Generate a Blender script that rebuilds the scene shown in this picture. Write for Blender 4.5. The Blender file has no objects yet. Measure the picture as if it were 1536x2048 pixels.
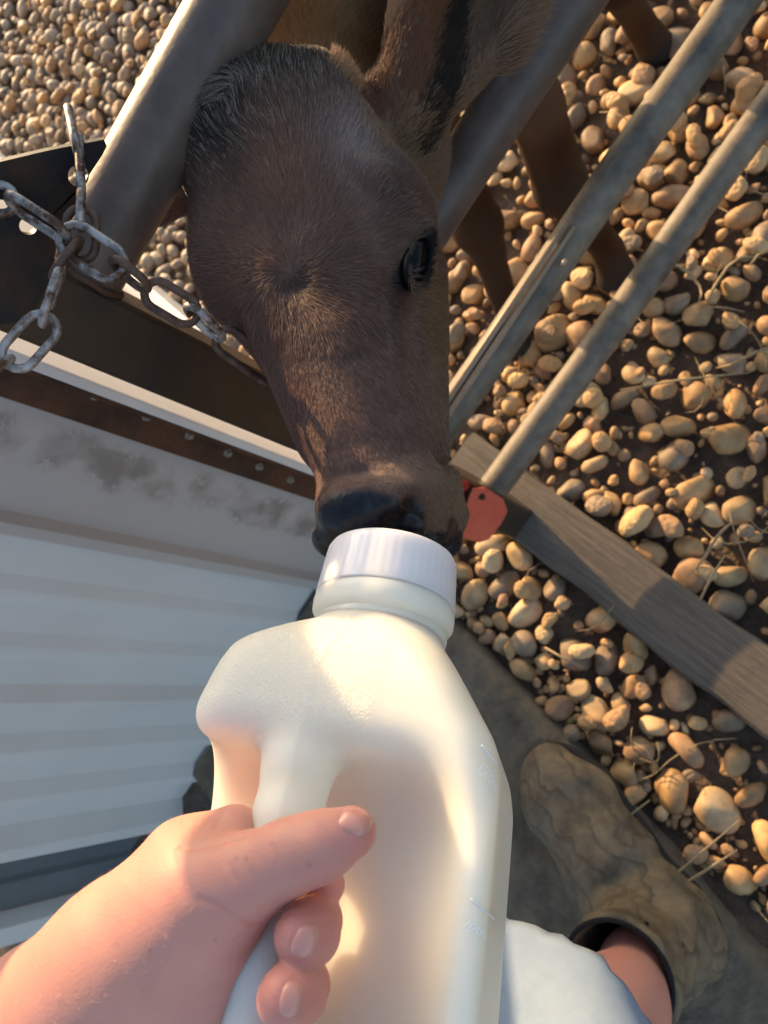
import bpy, math, random
import numpy as np
from mathutils import Vector, Matrix
from mathutils.bvhtree import BVHTree

random.seed(7); rng = np.random.default_rng(7)
SC = bpy.context.scene; COL = SC.collection
R = math.radians

# ------------------------------------------------------------------ camera, sky, sun, exposure
F = 1538.0; CX, CY = 768.0, 1024.0; H = 1.10
BX = np.array([0.56383115, -0.80654763, -0.17769457])   # world axes seen in camera space (x right, y down, z forward)
BY = np.array([-0.63284941, -0.56016764, 0.53452207])
BZ = np.array([-0.53065626, -0.18892629, -0.82626315])
M3 = np.array([BX, BY, BZ])                              # camera space -> world
def c2w(v): return M3 @ np.asarray(v, float) + np.array([0, 0, H])
def P(px, py, z): return c2w([(px-CX)/F*z, (py-CY)/F*z, z])     # a point at a measured depth
def dirw(v): v = M3 @ np.asarray(v, float); return v/np.linalg.norm(v)
def rayw(px, py): return M3 @ np.array([(px-CX)/F, (py-CY)/F, 1.0])
def onY(px, py, y): r = rayw(px, py); t = y/r[1]; return np.array([0, 0, H]) + r*t
def onG(px, py, h=0.0): r = rayw(px, py); t = (h-H)/r[2]; return np.array([0, 0, H]) + r*t

cam = bpy.data.cameras.new('camera'); camo = bpy.data.objects.new('camera', cam); COL.objects.link(camo)
ex, ey, ez = M3[:, 0], M3[:, 1], M3[:, 2]
camo.matrix_world = Matrix(((ex[0], -ey[0], -ez[0], 0), (ex[1], -ey[1], -ez[1], 0), (ex[2], -ey[2], -ez[2], H), (0, 0, 0, 1)))
cam.sensor_fit = 'VERTICAL'; cam.sensor_height = 36; cam.sensor_width = 27; cam.lens = F/2048*36
cam.clip_start = 0.02; cam.clip_end = 200
cam.dof.use_dof = True; cam.dof.focus_distance = 0.365; cam.dof.aperture_fstop = 15
SC.camera = camo
SUN_EL, SUN_AZ = R(18.5), R(7)          # azimuth measured from +Y towards +X
SC.world = bpy.data.worlds.new('World'); SC.world.use_nodes = True
wn = SC.world.node_tree; sky = wn.nodes.new('ShaderNodeTexSky'); sky.sky_type = 'NISHITA'; sky.sun_disc = False
sky.sun_elevation = SUN_EL; sky.sun_rotation = SUN_AZ; sky.air_density = 1.0; sky.dust_density = 2.5; sky.ozone_density = .6
wn.links.new(sky.outputs[0], wn.nodes['Background'].inputs[0]); wn.nodes['Background'].inputs[1].default_value = 0.15
sl = bpy.data.lights.new('sun', 'SUN'); sl.energy = 3.5; sl.angle = R(0.6); sl.color = (1.0, 0.66, 0.34)
so = bpy.data.objects.new('sun', sl); COL.objects.link(so)
sd = Vector((math.sin(SUN_AZ)*math.cos(SUN_EL), math.cos(SUN_AZ)*math.cos(SUN_EL), math.sin(SUN_EL)))
so.rotation_euler = sd.to_track_quat('Z', 'Y').to_euler(); so.location = (0, 3, 3)
SC.view_settings.view_transform = 'Standard'; SC.view_settings.look = 'None'
SC.view_settings.exposure = 1.18; SC.view_settings.gamma = 1.0

# ------------------------------------------------------------------ material helpers
def mat(name, col, rough=0.6, metal=0.0, spec=0.5, noise=0.0, nscale=20, col2=None, bump=0.0, bscale=100, sss=0.0, sssr=(1, .4, .25), sssc=0.01, coat=0, rnoise=0.0, bdist=0.002):
    m = bpy.data.materials.new(name); m.use_nodes = True; nt = m.node_tree; b = nt.nodes['Principled BSDF']
    b.inputs['Base Color'].default_value = (*col, 1); b.inputs['Roughness'].default_value = rough
    b.inputs['Metallic'].default_value = metal; b.inputs['Specular IOR Level'].default_value = spec
    b.inputs['Coat Weight'].default_value = coat
    if sss: 
        b.inputs['Subsurface Weight'].default_value = sss; b.inputs['Subsurface Radius'].default_value = sssr; b.inputs['Subsurface Scale'].default_value = sssc
    tc = nt.nodes.new('ShaderNodeTexCoord'); m['tc'] = tc.name
    if col2 is not None:
        n = nt.nodes.new('ShaderNodeTexNoise'); n.inputs['Scale'].default_value = nscale; n.inputs['Detail'].default_value = 8; n.inputs['Roughness'].default_value = .65
        r = nt.nodes.new('ShaderNodeValToRGB'); r.color_ramp.elements[0].position = .5-noise/2; r.color_ramp.elements[1].position = .5+noise/2
        r.color_ramp.elements[0].color = (*col, 1); r.color_ramp.elements[1].color = (*col2, 1)
        nt.links.new(tc.outputs['Object'], n.inputs['Vector']); nt.links.new(n.outputs['Fac'], r.inputs[0]); nt.links.new(r.outputs[0], b.inputs['Base Color'])
        if rnoise:
            mp = nt.nodes.new('ShaderNodeMapRange'); mp.inputs['To Min'].default_value = rough-rnoise; mp.inputs['To Max'].default_value = rough+rnoise
            nt.links.new(n.outputs['Fac'], mp.inputs[0]); nt.links.new(mp.outputs[0], b.inputs['Roughness'])
    if bump:
        n2 = nt.nodes.new('ShaderNodeTexNoise'); n2.inputs['Scale'].default_value = bscale; n2.inputs['Detail'].default_value = 6
        bp = nt.nodes.new('ShaderNodeBump'); bp.inputs['Strength'].default_value = bump; bp.inputs['Distance'].default_value = bdist
        nt.links.new(tc.outputs['Object'], n2.inputs['Vector']); nt.links.new(n2.outputs['Fac'], bp.inputs['Height']); nt.links.new(bp.outputs[0], b.inputs['Normal'])
    return m
def attr_color(m, attr='col', kind='GEOMETRY'):
    nt = m.node_tree; a = nt.nodes.new('ShaderNodeAttribute'); a.attribute_name = attr; a.attribute_type = kind
    nt.links.new(a.outputs['Color'], nt.nodes['Principled BSDF'].inputs['Base Color']); return m

# ------------------------------------------------------------------ object helpers
def tag(o, label=None, cat=None, group=None, kind=None):
    if label: o['label'] = label
    if cat: o['category'] = cat
    if group: o['group'] = group
    if kind: o['kind'] = kind
    return o
def empty(name, loc, label, cat, group=None):
    o = bpy.data.objects.new(name, None); COL.objects.link(o); o.location = Vector(loc); o.empty_display_size = .05
    bpy.context.view_layer.update()
    return tag(o, label, cat, group)
def mesh_obj(name, V, Fc, m, parent=None, smooth=True, loc=None):
    V = np.asarray(V, np.float32)
    if loc is not None: V = V - np.asarray(loc, np.float32)
    elif parent is not None: V = V - np.asarray(parent.matrix_world.translation, np.float32)
    me = bpy.data.meshes.new(name)
    if isinstance(Fc, np.ndarray):
        k = Fc.shape[1]; n = len(Fc)
        me.vertices.add(len(V)); me.vertices.foreach_set('co', V.ravel())
        me.loops.add(n*k); me.loops.foreach_set('vertex_index', Fc.astype(np.int32).ravel())
        me.polygons.add(n); me.polygons.foreach_set('loop_start', np.arange(0, n*k, k, dtype=np.int32))
        me.update(calc_edges=True)
    else:
        me.from_pydata([tuple(v) for v in V.tolist()], [], [tuple(f) for f in Fc]); me.update()
    if smooth: me.polygons.foreach_set('use_smooth', np.ones(len(me.polygons), bool))
    if m: me.materials.append(m)
    o = bpy.data.objects.new(name, me); COL.objects.link(o)
    if parent is not None:
        o.parent = parent
        if loc is not None: o.location = Vector(np.asarray(loc) - np.asarray(parent.matrix_world.translation))
    elif loc is not None: o.location = Vector(loc)
    return o
class MB:
    def __init__(s): s.V = []; s.F = []
    def add(s, V, Fc):
        n = len(s.V); s.V += [tuple(map(float, v)) for v in V]; s.F += [tuple(i+n for i in f) for f in Fc]
    def box(s, lo, hi):
        x0, y0, z0 = lo; x1, y1, z1 = hi
        s.add([(x0,y0,z0),(x1,y0,z0),(x1,y1,z0),(x0,y1,z0),(x0,y0,z1),(x1,y0,z1),(x1,y1,z1),(x0,y1,z1)],
              [(0,3,2,1),(4,5,6,7),(0,1,5,4),(1,2,6,5),(2,3,7,6),(3,0,4,7)])
    def tube(s, pts, rad, n=12, closed=False, caps=True):
        pts = [np.asarray(p, float) for p in pts]; m = len(pts)
        if not hasattr(rad, '__len__'): rad = [rad]*m
        up = None; rings = []
        for i in range(m):
            if closed: t = pts[(i+1) % m]-pts[i-1]
            else: t = pts[min(i+1, m-1)]-pts[max(i-1, 0)]
            t = t/(np.linalg.norm(t)+1e-12)
            if up is None:
                up = np.cross(t, [0, 0, 1.0]); 
                if np.linalg.norm(up) < .1: up = np.cross(t, [0, 1.0, 0])
            up = up - t*(up@t); up /= np.linalg.norm(up); w = np.cross(t, up)
            rings.append([pts[i]+rad[i]*(math.cos(2*math.pi*k/n)*up+math.sin(2*math.pi*k/n)*w) for k in range(n)])
        V = [v for r in rings for v in r]; Fc = []
        for i in range(m if closed else m-1):
            a = i*n; b = ((i+1) % m)*n
            for k in range(n): Fc.append((a+k, a+(k+1) % n, b+(k+1) % n, b+k))
        if caps and not closed: Fc.append(tuple(range(n-1, -1, -1))); Fc.append(tuple((m-1)*n+k for k in range(n)))
        s.add(V, Fc)
    def obj(s, name, m, parent=None, smooth=False, bevel=0, loc=None):
        o = mesh_obj(name, s.V, s.F, m, parent, smooth, loc)
        if bevel:
            b = o.modifiers.new('bevel', 'BEVEL'); b.width = bevel; b.segments = 2; b.limit_method = 'ANGLE'
        return o
def autosmooth(o, ang=40):
    me = o.data; me.polygons.foreach_set('use_smooth', np.ones(len(me.polygons), bool)); me.set_sharp_from_angle(angle=R(ang)); return o

# ------------------------------------------------------------------ implicit surface engine
def smin(a, b, k):
    h = np.clip(.5+.5*(b-a)/k, 0, 1); return b*(1-h)+a*h-k*h*(1-h)
def smax(a, b, k): return -smin(-a, -b, k)
def s_cap(p, a, b, ra, rb):
    a = np.asarray(a); ba = np.asarray(b)-a; pa = p-a
    h = np.clip(pa@ba/(ba@ba), 0, 1); return np.linalg.norm(pa-h[:, None]*ba, axis=1)-(ra+(rb-ra)*h)
def s_ell(p, c, r, A=None):
    q = p-np.asarray(c)
    if A is not None: q = q@np.asarray(A).T      # rows of A: local axes
    r = np.asarray(r); k0 = np.linalg.norm(q/r, axis=1); k1 = np.linalg.norm(q/(r*r), axis=1)+1e-9
    return k0*(k0-1)/k1
def s_chain(p, pts, k=0.004):
    d = None
    for i in range(len(pts)-1):
        e = s_cap(p, pts[i][0], pts[i+1][0], pts[i][1], pts[i+1][1]); d = e if d is None else smin(d, e, k)
    return d
def sdf_mesh(fn, lo, hi, h, margin=1.7):
    lo = np.asarray(lo, float); hi = np.asarray(hi, float); B = 10
    nb = np.ceil((hi-lo)/(h*B)).astype(int); n = nb*B
    bi = np.stack(np.meshgrid(*[np.arange(k) for k in nb], indexing='ij'), -1).reshape(-1, 3)
    cen = lo+(bi*B+B/2)*h; dc = fn(cen); hd = math.sqrt(3)/2*B*h
    Fd = np.empty(n, np.float32); act = np.abs(dc) < hd*margin+h*2
    Fr = Fd.reshape(nb[0], B, nb[1], B, nb[2], B)
    Fr[:] = np.where(dc < 0, -1., 1.).reshape(nb)[:, None, :, None, :, None]
    g = np.stack(np.meshgrid(*[np.arange(B)]*3, indexing='ij'), -1).reshape(-1, 3)
    A = bi[act]; CH = 300
    for s in range(0, len(A), CH):
        b = A[s:s+CH]; pts = lo+((b[:, None, :]*B+g[None])*h); v = fn(pts.reshape(-1, 3)).reshape(len(b), B, B, B)
        for q, (i, j, k) in enumerate(b): Fr[i, :, j, :, k, :] = v[q]
    S = Fd < 0
    c = np.zeros(n-1, np.int8)
    for dx in (0, 1):
        for dy in (0, 1):
            for dz in (0, 1): c += S[dx:n[0]-1+dx, dy:n[1]-1+dy, dz:n[2]-1+dz]
    cell = np.argwhere((c > 0) & (c < 8)); idx = np.full(n-1, -1, np.int32); idx[tuple(cell.T)] = np.arange(len(cell))
    acc = np.zeros((len(cell), 3)); cnt = np.zeros(len(cell))
    cs = [np.array(o) for o in [(x, y, z) for x in (0, 1) for y in (0, 1) for z in (0, 1)]]
    for a in cs:
        for ax in range(3):
            if a[ax] == 0:
                b = a.copy(); b[ax] = 1
                fa = Fd[tuple((cell+a).T)].astype(float); fb = Fd[tuple((cell+b).T)].astype(float); m = (fa < 0) != (fb < 0)
                t = np.where(m, fa/(fa-fb+1e-20), 0); pt = cell+a+t[:, None]*(b-a); acc[m] += pt[m]; cnt[m] += 1
    V = lo+(acc/np.maximum(cnt, 1)[:, None])*h
    quads = []
    for ax in range(3):
        o1, o2 = [(1, 2), (2, 0), (0, 1)][ax]
        sl0 = [slice(None)]*3; sl1 = [slice(None)]*3; sl0[ax] = slice(0, n[ax]-1); sl1[ax] = slice(1, n[ax])
        e = np.argwhere(S[tuple(sl0)] != S[tuple(sl1)]); e = e[(e[:, o1] > 0) & (e[:, o2] > 0) & (e[:, o1] < n[o1]-1) & (e[:, o2] < n[o2]-1)]
        if not len(e): continue
        u = np.zeros(3, int); u[o1] = 1; w = np.zeros(3, int); w[o2] = 1
        q = np.stack([idx[tuple((e-u-w).T)], idx[tuple((e-w).T)], idx[tuple(e.T)], idx[tuple((e-u).T)]], 1)
        fl = ~S[tuple(e.T)]; q[fl] = q[fl][:, ::-1]; quads.append(q)
    Q = np.concatenate(quads); Q = Q[(Q >= 0).all(1)]
    for _ in range(2):
        d = fn(V); gr = sdf_grad(fn, V, h*.4); gl = np.maximum((gr**2).sum(1), .05)
        V = V-np.clip(d/gl, -h*.6, h*.6)[:, None]*gr
    return V, Q
def sdf_grad(fn, V, e):
    g = np.zeros_like(V)
    for ax in range(3):
        o = np.zeros(3); o[ax] = e; g[:, ax] = (fn(V+o)-fn(V-o))/(2*e)
    return g
def bvh_of(V, Q): return BVHTree.FromPolygons([Vector(v) for v in V], [tuple(q) for q in Q.tolist()])
def pix_hit(bvh, px, py):
    d = Vector(rayw(px, py)).normalized(); h = bvh.ray_cast(Vector((0, 0, H)), d)
    return h[0], (-h[1] if h[1] is not None and h[1].dot(d) > 0 else h[1])
def crease(V, fn, pts3, sig, amp, h):
    """press a groove (amp<0) or raise a ridge (amp>0) along a 3-D polyline"""
    dm = np.full(len(V), 9.0)
    for i in range(len(pts3)-1):
        a = np.array(pts3[i]); b = np.array(pts3[i+1]); dm = np.minimum(dm, s_cap(V, a, b, 0, 0))
    k = dm < sig*3.5; g = sdf_grad(fn, V[k], h); g /= np.linalg.norm(g, axis=1)[:, None]+1e-9
    V[k] += g*(amp*np.exp(-(dm[k]/sig)**2))[:, None]; return V
def dens(pts, n=6):
    o = []
    for i in range(len(pts)-1):
        for k in range(n): o.append(np.array(pts[i])*(1-k/n)+np.array(pts[i+1])*k/n)
    o.append(np.array(pts[-1])); return o
def catmull(pts, n=8):
    pts = [np.array(p, float) for p in pts]; pts = [2*pts[0]-pts[1]]+pts+[2*pts[-1]-pts[-2]]; o = []
    for i in range(1, len(pts)-2):
        p0, p1, p2, p3 = pts[i-1:i+3]
        for k in range(n):
            t = k/n; o.append(.5*((2*p1)+(-p0+p2)*t+(2*p0-5*p1+4*p2-p3)*t*t+(-p0+3*p1-3*p2+p3)*t**3))
    o.append(pts[-2]); return o
def vnoise(p, s, seed=0):
    """cheap smooth noise in -1..1 from a few rotated sines"""
    r = np.random.default_rng(seed); o = np.zeros(len(p))
    for _ in range(7):
        k = r.normal(size=3); k /= np.linalg.norm(k); o += np.sin(p@k*s*r.uniform(.6, 1.7)+r.uniform(0, 6.3))
    return o/3.5
def set_col(o, C):
    a = o.data.attributes.new('col', 'FLOAT_COLOR', 'POINT'); a.data.foreach_set('color', np.concatenate([C, np.ones((len(C), 1))], 1).astype(np.float32).ravel())
# ================================================================== THE SETTING
# ---- ground sheet
m_soil = mat('dark soil', (.075, .053, .036), .95, noise=.5, nscale=14, col2=(.20, .145, .10), bump=1, bscale=120, bdist=.01)
def ground():
    xs = np.concatenate([np.linspace(-60, -2.5, 12), np.linspace(-2.4, 3.2, 240), np.linspace(3.4, 60, 12)])
    ys = np.concatenate([np.linspace(-60, -1.5, 12), np.linspace(-1.4, 4.2, 240), np.linspace(4.5, 80, 12)])
    X, Y = np.meshgrid(xs, ys, indexing='ij'); p = np.stack([X.ravel(), Y.ravel(), 0*X.ravel()], 1)
    p[:, 2] = -.012+.006*vnoise(p, 9, 1)+.004*vnoise(p, 40, 2)
    nx, ny = X.shape; i = np.arange(nx*ny).reshape(nx, ny)
    q = np.stack([i[:-1, :-1].ravel(), i[1:, :-1].ravel(), i[1:, 1:].ravel(), i[:-1, 1:].ravel()], 1)
    return tag(mesh_obj('ground', p, q, m_soil), 'dark brown soil under the pebbles', kind='structure')
ground()

# ---- river pebbles
def ico(sub):
    import bmesh
    bm = bmesh.new(); bmesh.ops.create_icosphere(bm, subdivisions=sub, radius=1); V = np.array([v.co[:] for v in bm.verts]); Fc = np.array([[v.index for v in f.verts] for f in bm.faces]); bm.free(); return V, Fc
def stone_variant(seed, sub):
    V, Fc = ico(sub); r = np.random.default_rng(seed)
    n = r.normal(size=(8, 3)); n /= np.linalg.norm(n, axis=1)[:, None]
    W = V.copy()
    W *= (1+.08*vnoise(V, 1.8, seed)+.02*vnoise(V, 5, seed+50))[:, None]
    for k in n:
        d = W@k; lim = r.uniform(.60, .88); W = W-(np.sqrt(np.maximum(d-lim, 0)**2+.0009)-.03+np.maximum(d-lim, 0)*0)[:, None]*k*.9*(d > lim-.1)[:, None]
    W *= np.array([1.0, r.uniform(.62, .9), r.uniform(.5, .72)]); return W, Fc
VAR = [stone_variant(s, 3) for s in range(14)]; VARL = [stone_variant(s, 2) for s in range(14)]
STONE_C = np.array([(.46, .30, .15), (.40, .255, .13), (.50, .35, .19), (.30, .20, .12), (.44, .28, .14), (.26, .20, .145), (.54, .40, .24), (.38, .24, .14)])
m_stone = mat('river stone', (.4, .3, .2), .6, spec=.35, bump=.35, bscale=60, bdist=.002)
def stone_mat(m):
    nt = m.node_tree; b = nt.nodes['Principled BSDF']; a = nt.nodes.new('ShaderNodeAttribute'); a.attribute_name = 'col'
    oi = nt.nodes.new('ShaderNodeTexNoise'); oi.inputs['Scale'].default_value = 45; oi.inputs['Detail'].default_value = 5; g = nt.nodes.new('ShaderNodeNewGeometry')
    nt.links.new(g.outputs['Position'], oi.inputs['Vector'])
    mr = nt.nodes.new('ShaderNodeMapRange'); mr.inputs['From Min'].default_value = .3; mr.inputs['From Max'].default_value = .7; mr.inputs['To Min'].default_value = .6; mr.inputs['To Max'].default_value = 1.2
    mx = nt.nodes.new('ShaderNodeVectorMath'); mx.operation = 'SCALE'; nt.links.new(oi.outputs['Fac'], mr.inputs[0]); nt.links.new(a.outputs['Color'], mx.inputs[0]); nt.links.new(mr.outputs[0], mx.inputs['Scale'])
    nt.links.new(mx.outputs[0], b.inputs['Base Color'])
stone_mat(m_stone)
def rot_rand(r, tilt=.35):
    a = r.uniform(0, 2*math.pi); t = Matrix.Rotation(r.normal()*tilt, 3, 'X') @ Matrix.Rotation(r.normal()*tilt, 3, 'Y')
    return np.array(t @ Matrix.Rotation(a, 3, 'Z'))
def clear_zone(x, y):     # where no stone may lie: timber edging, rubber mat, shed
    return (-.14 < x < -.027 and y < .66) or (x < -.285-.06*max(0, .4-y) and y < .72) or (x < -.2 and y > .66)
def bare(x, y):           # patches where the soil shows
    p = np.array([[x, y, 0.]]); v = vnoise(p, 7, 5)[0]
    d = min(math.hypot((x-.22), (y-.42)*1.5)/.17, math.hypot((x+.22)/.8, (y+.04)/1.3)/.18)
    return d < 1 or v < -.8
stones = []
def scatter(n, smean, ssd, zlo, zhi, pack, keepbare, cellh):
    cs = .05
    xs = rng.uniform(-.30, 2.4, n); ys = rng.uniform(-.5, 3.4, n); ss = np.clip(rng.normal(smean, ssd, n), .009, .034)
    for x, y, s in sorted(zip(xs.tolist(), ys.tolist(), ss.tolist()), key=lambda t: -t[2]):
        if x > .5+y*.75+.35 and y < 2: continue
        if x > 1.6: continue
        if y > 1.1: s *= 1.1
        if clear_zone(x, y): continue
        if bare(x, y) and rng.random() > keepbare: continue
        ci, cj = int(x//cs), int(y//cs); ok = True
        for i in (-1, 0, 1):
            for j in (-1, 0, 1):
                for (a, b, c) in cellh.get((ci+i, cj+j), ()):
                    if (a-x)**2+(b-y)**2 < (pack*(s+c))**2: ok = False; break
                if not ok: break
            if not ok: break
        if ok: cellh.setdefault((ci, cj), []).append((x, y, s)); stones.append((x, y, rng.uniform(zlo, zhi), s))
lay = {}
scatter(36000, .0188, .0048, .000, .008, .76, .62, lay)
scatter(30000, .0105, .0028, .002, .009, .76, .7, lay)
scatter(5200, .0165, .0045, .014, .022, .95, .15, {})
for _ in range(1500):      # small chips along the mat and in the bare patches
    x, y = rng.uniform(-.3, .6), rng.uniform(-.25, .8); s = rng.uniform(.003, .009)
    if rng.random() < .35: x = -.27+rng.normal()*.018
    if not clear_zone(x, y): stones.append((x, y, s*.3-.005, s))
def proj(p):
    v = M3.T @ (np.array(p)-np.array([0, 0, H])); return CX+F*v[0]/v[2], CY+F*v[1]/v[2], v[2]
sc = []
for k, s in enumerate(stones):
    u, v, z = proj(s[:3])
    vis = 0 < u < 1536 and 0 < v < 2048 and z > 0 and not (u < 930 and v > 480) and not (u < 420 and 280 < v)
    hid = 370 < u < 880 and v > 100
    sc.append(s[3]/z if vis and not hid and s[2] > .008 else 0)
top = set(np.argsort(sc)[-300:].tolist())
VV, FF, CC = [], [], []; off = 0
PEB = []
for k, W in enumerate(VAR):
    me = bpy.data.meshes.new('pebble'); me.from_pydata([tuple(v) for v in W[0]], [], [tuple(f) for f in W[1]]); me.polygons.foreach_set('use_smooth', np.ones(len(me.polygons), bool))
    PEB.append(me)
pebmats = []
STONE_C = STONE_C*np.array([1.08, 1.02, .90])
for c in STONE_C:
    m = mat('pebble stone', tuple(c*.8), .6, spec=.35, noise=.5, nscale=1.6, col2=tuple(np.minimum(c*1.25, 1)), bump=.35, bscale=3, bdist=.06); pebmats.append(m)
for me in PEB: me.materials.append(pebmats[0])
for k, (x, y, z, s) in enumerate(stones):
    kv = int(rng.integers(14)); ci = int(rng.integers(8)); Rm = rot_rand(rng)
    if k in top:
        o = bpy.data.objects.new('pebble', PEB[kv]); COL.objects.link(o); o.location = (x, y, z); o.scale = (s, s, s)
        o.rotation_euler = Matrix(Rm.tolist()).to_euler()
        o.material_slots[0].link = 'OBJECT'; o.material_slots[0].material = pebmats[ci]
        tag(o, 'rounded tan river pebble lying loose among the others on the ground', 'pebble', 'river pebbles around the gate'); continue
    near = (x**2+(y-.3)**2) < 1.0
    W, Fc = (VAR if near and s > .012 else VARL)[kv]
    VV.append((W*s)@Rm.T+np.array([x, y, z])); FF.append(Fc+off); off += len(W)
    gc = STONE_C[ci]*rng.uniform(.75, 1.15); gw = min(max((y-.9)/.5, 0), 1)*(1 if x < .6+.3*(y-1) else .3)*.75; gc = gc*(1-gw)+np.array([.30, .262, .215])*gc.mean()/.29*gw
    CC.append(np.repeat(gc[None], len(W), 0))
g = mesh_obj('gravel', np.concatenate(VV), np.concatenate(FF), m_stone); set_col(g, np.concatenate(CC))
tag(g, 'river gravel of rounded tan stones covering the yard', 'gravel', kind='stuff')

# ---- dry straw and grass bits
m_straw = mat('dry straw', (.38, .28, .15), .7, noise=.4, nscale=30, col2=(.22, .17, .09))
mb = MB()
def straw(x, y, L, z=.03, r=.0009):
    a = rng.uniform(0, 6.28); c = rng.normal()*.8; p = []
    for k in range(6):
        t = k/5-.5; p.append((x+math.cos(a+c*t)*L*t, y+math.sin(a+c*t)*L*t, z+.012*math.sin(6*t+a)+rng.normal()*.001))
    mb.tube(p, [r*.6, r, r, r, r*.8, r*.3], 5)
for _ in range(120):
    x, y = rng.uniform(-.3, .9), rng.uniform(-.3, .75)
    if not clear_zone(x, y): straw(x, y, rng.uniform(.03, .12), rng.uniform(.012, .034))
for (a, b) in [((1165, 1905), (1480, 1640)), ((1340, 1785), (1475, 1700)), ((1400, 1200), (1450, 1110)), ((1500, 530), (1536, 500)), ((1240, 780), (1500, 745)), ((1090, 1295), (1165, 1335)), ((1170, 1700), (1300, 1600))]:
    A, B = onG(*a, .045), onG(*b, .04); mb.tube([A, (A+B)/2+np.array([0, 0, .008]), B], [.0015, .0018, .0008], 6)
for (u, v) in [(1395, 575), (1460, 560), (1330, 560), (1500, 720), (1440, 1110)]:
    for _ in range(1):
        q = onG(u+rng.normal()*12, v+rng.normal()*12); straw(q[0], q[1], .09, .038, .0022)
tag(mb.obj('dry_straw', m_straw, smooth=True), 'thin pale straws scattered over the pebbles', 'straw', kind='stuff')

# ---- timber edging board on the ground
m_timber = mat('weathered timber', (.078, .066, .054), .9, noise=.5, nscale=5, col2=(.20, .165, .125), bump=.8, bscale=30, bdist=.003)
nt = m_timber.node_tree   # long grain
mp = nt.nodes.new('ShaderNodeMapping'); mp.inputs['Scale'].default_value = (42, 2.2, 42)
tcn = [n for n in nt.nodes if n.type == 'TEX_COORD'][0]
nt.links.new(tcn.outputs['Object'], mp.inputs[0])
for n in nt.nodes:
    if n.type == 'TEX_NOISE': nt.links.new(mp.outputs[0], n.inputs['Vector'])
def timber(name, x0, x1, y0, y1, z0, z1, label, m, cat='board'):
    ny = 60; V = []; Fc = []
    for j in range(ny+1):
        y = y0+(y1-y0)*j/ny; w = .0022*math.sin(y*23)+.0015*math.sin(y*57+1)
        prof = [(x0+w, z0), (x0+w, z1-.008), (x0+w+.005, z1-.001), ((x0+x1)/2+w, z1+.0005), (x1+w*.6-.005, z1-.001), (x1+w*.6, z1-.008), (x1+w*.6, z0)]
        V += [(a, y, b+.0008*math.sin(y*90+a*40)) for a, b in prof]
    k = 7
    for j in range(ny):
        for i in range(k-1): Fc.append((j*k+i, (j+1)*k+i, (j+1)*k+i+1, j*k+i+1))
    Fc.append(tuple(range(k))); Fc.append(tuple(ny*k+i for i in range(k-1, -1, -1)))
    o = mesh_obj(name, V, Fc, m, smooth=True); autosmooth(o, 35); return tag(o, label, cat)
timber('timber_board', -.128, -.036, -.75, .64, -.02, .035, 'weathered grey brown timber board edging the pebbles below the gate', m_timber)

# ---- rubber mat the person stands on
m_mat = mat('dusty rubber', (.085, .066, .043), .95, noise=.35, nscale=16, col2=(.22, .17, .11), bump=1, bscale=60, bdist=.006)
def rubber_mat():
    nx, ny = 60, 90; x0, x1, y0, y1 = -.84, -.285, -.8, .712; V = []; Fc = []
    for i in range(nx+1):
        for j in range(ny+1):
            x = x0+(x1-x0)*i/nx; y = y0+(y1-y0)*j/ny; e = min((x1-x)/.03, 1)
            wob = .003*math.sin(y*9)+.002*math.sin(y*31)-.075*max(0, .45-y)
            z = .034*math.sqrt(max(0, 1-(1-e)**2))+.004*math.sin(x*19+y*7)*math.sin(y*13+2)+.002*math.sin(x*50)*math.sin(y*45)
            V.append((x+wob*(i/nx), y, z-.004 if e > 0 else -.02))
    k = ny+1
    for i in range(nx):
        for j in range(ny): Fc.append((i*k+j, (i+1)*k+j, (i+1)*k+j+1, i*k+j+1))
    return tag(mesh_obj('rubber_mat', V, Fc, m_mat), 'dusty dark rubber mat under the boot beside the timber board', 'mat')
rubber_mat()

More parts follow.
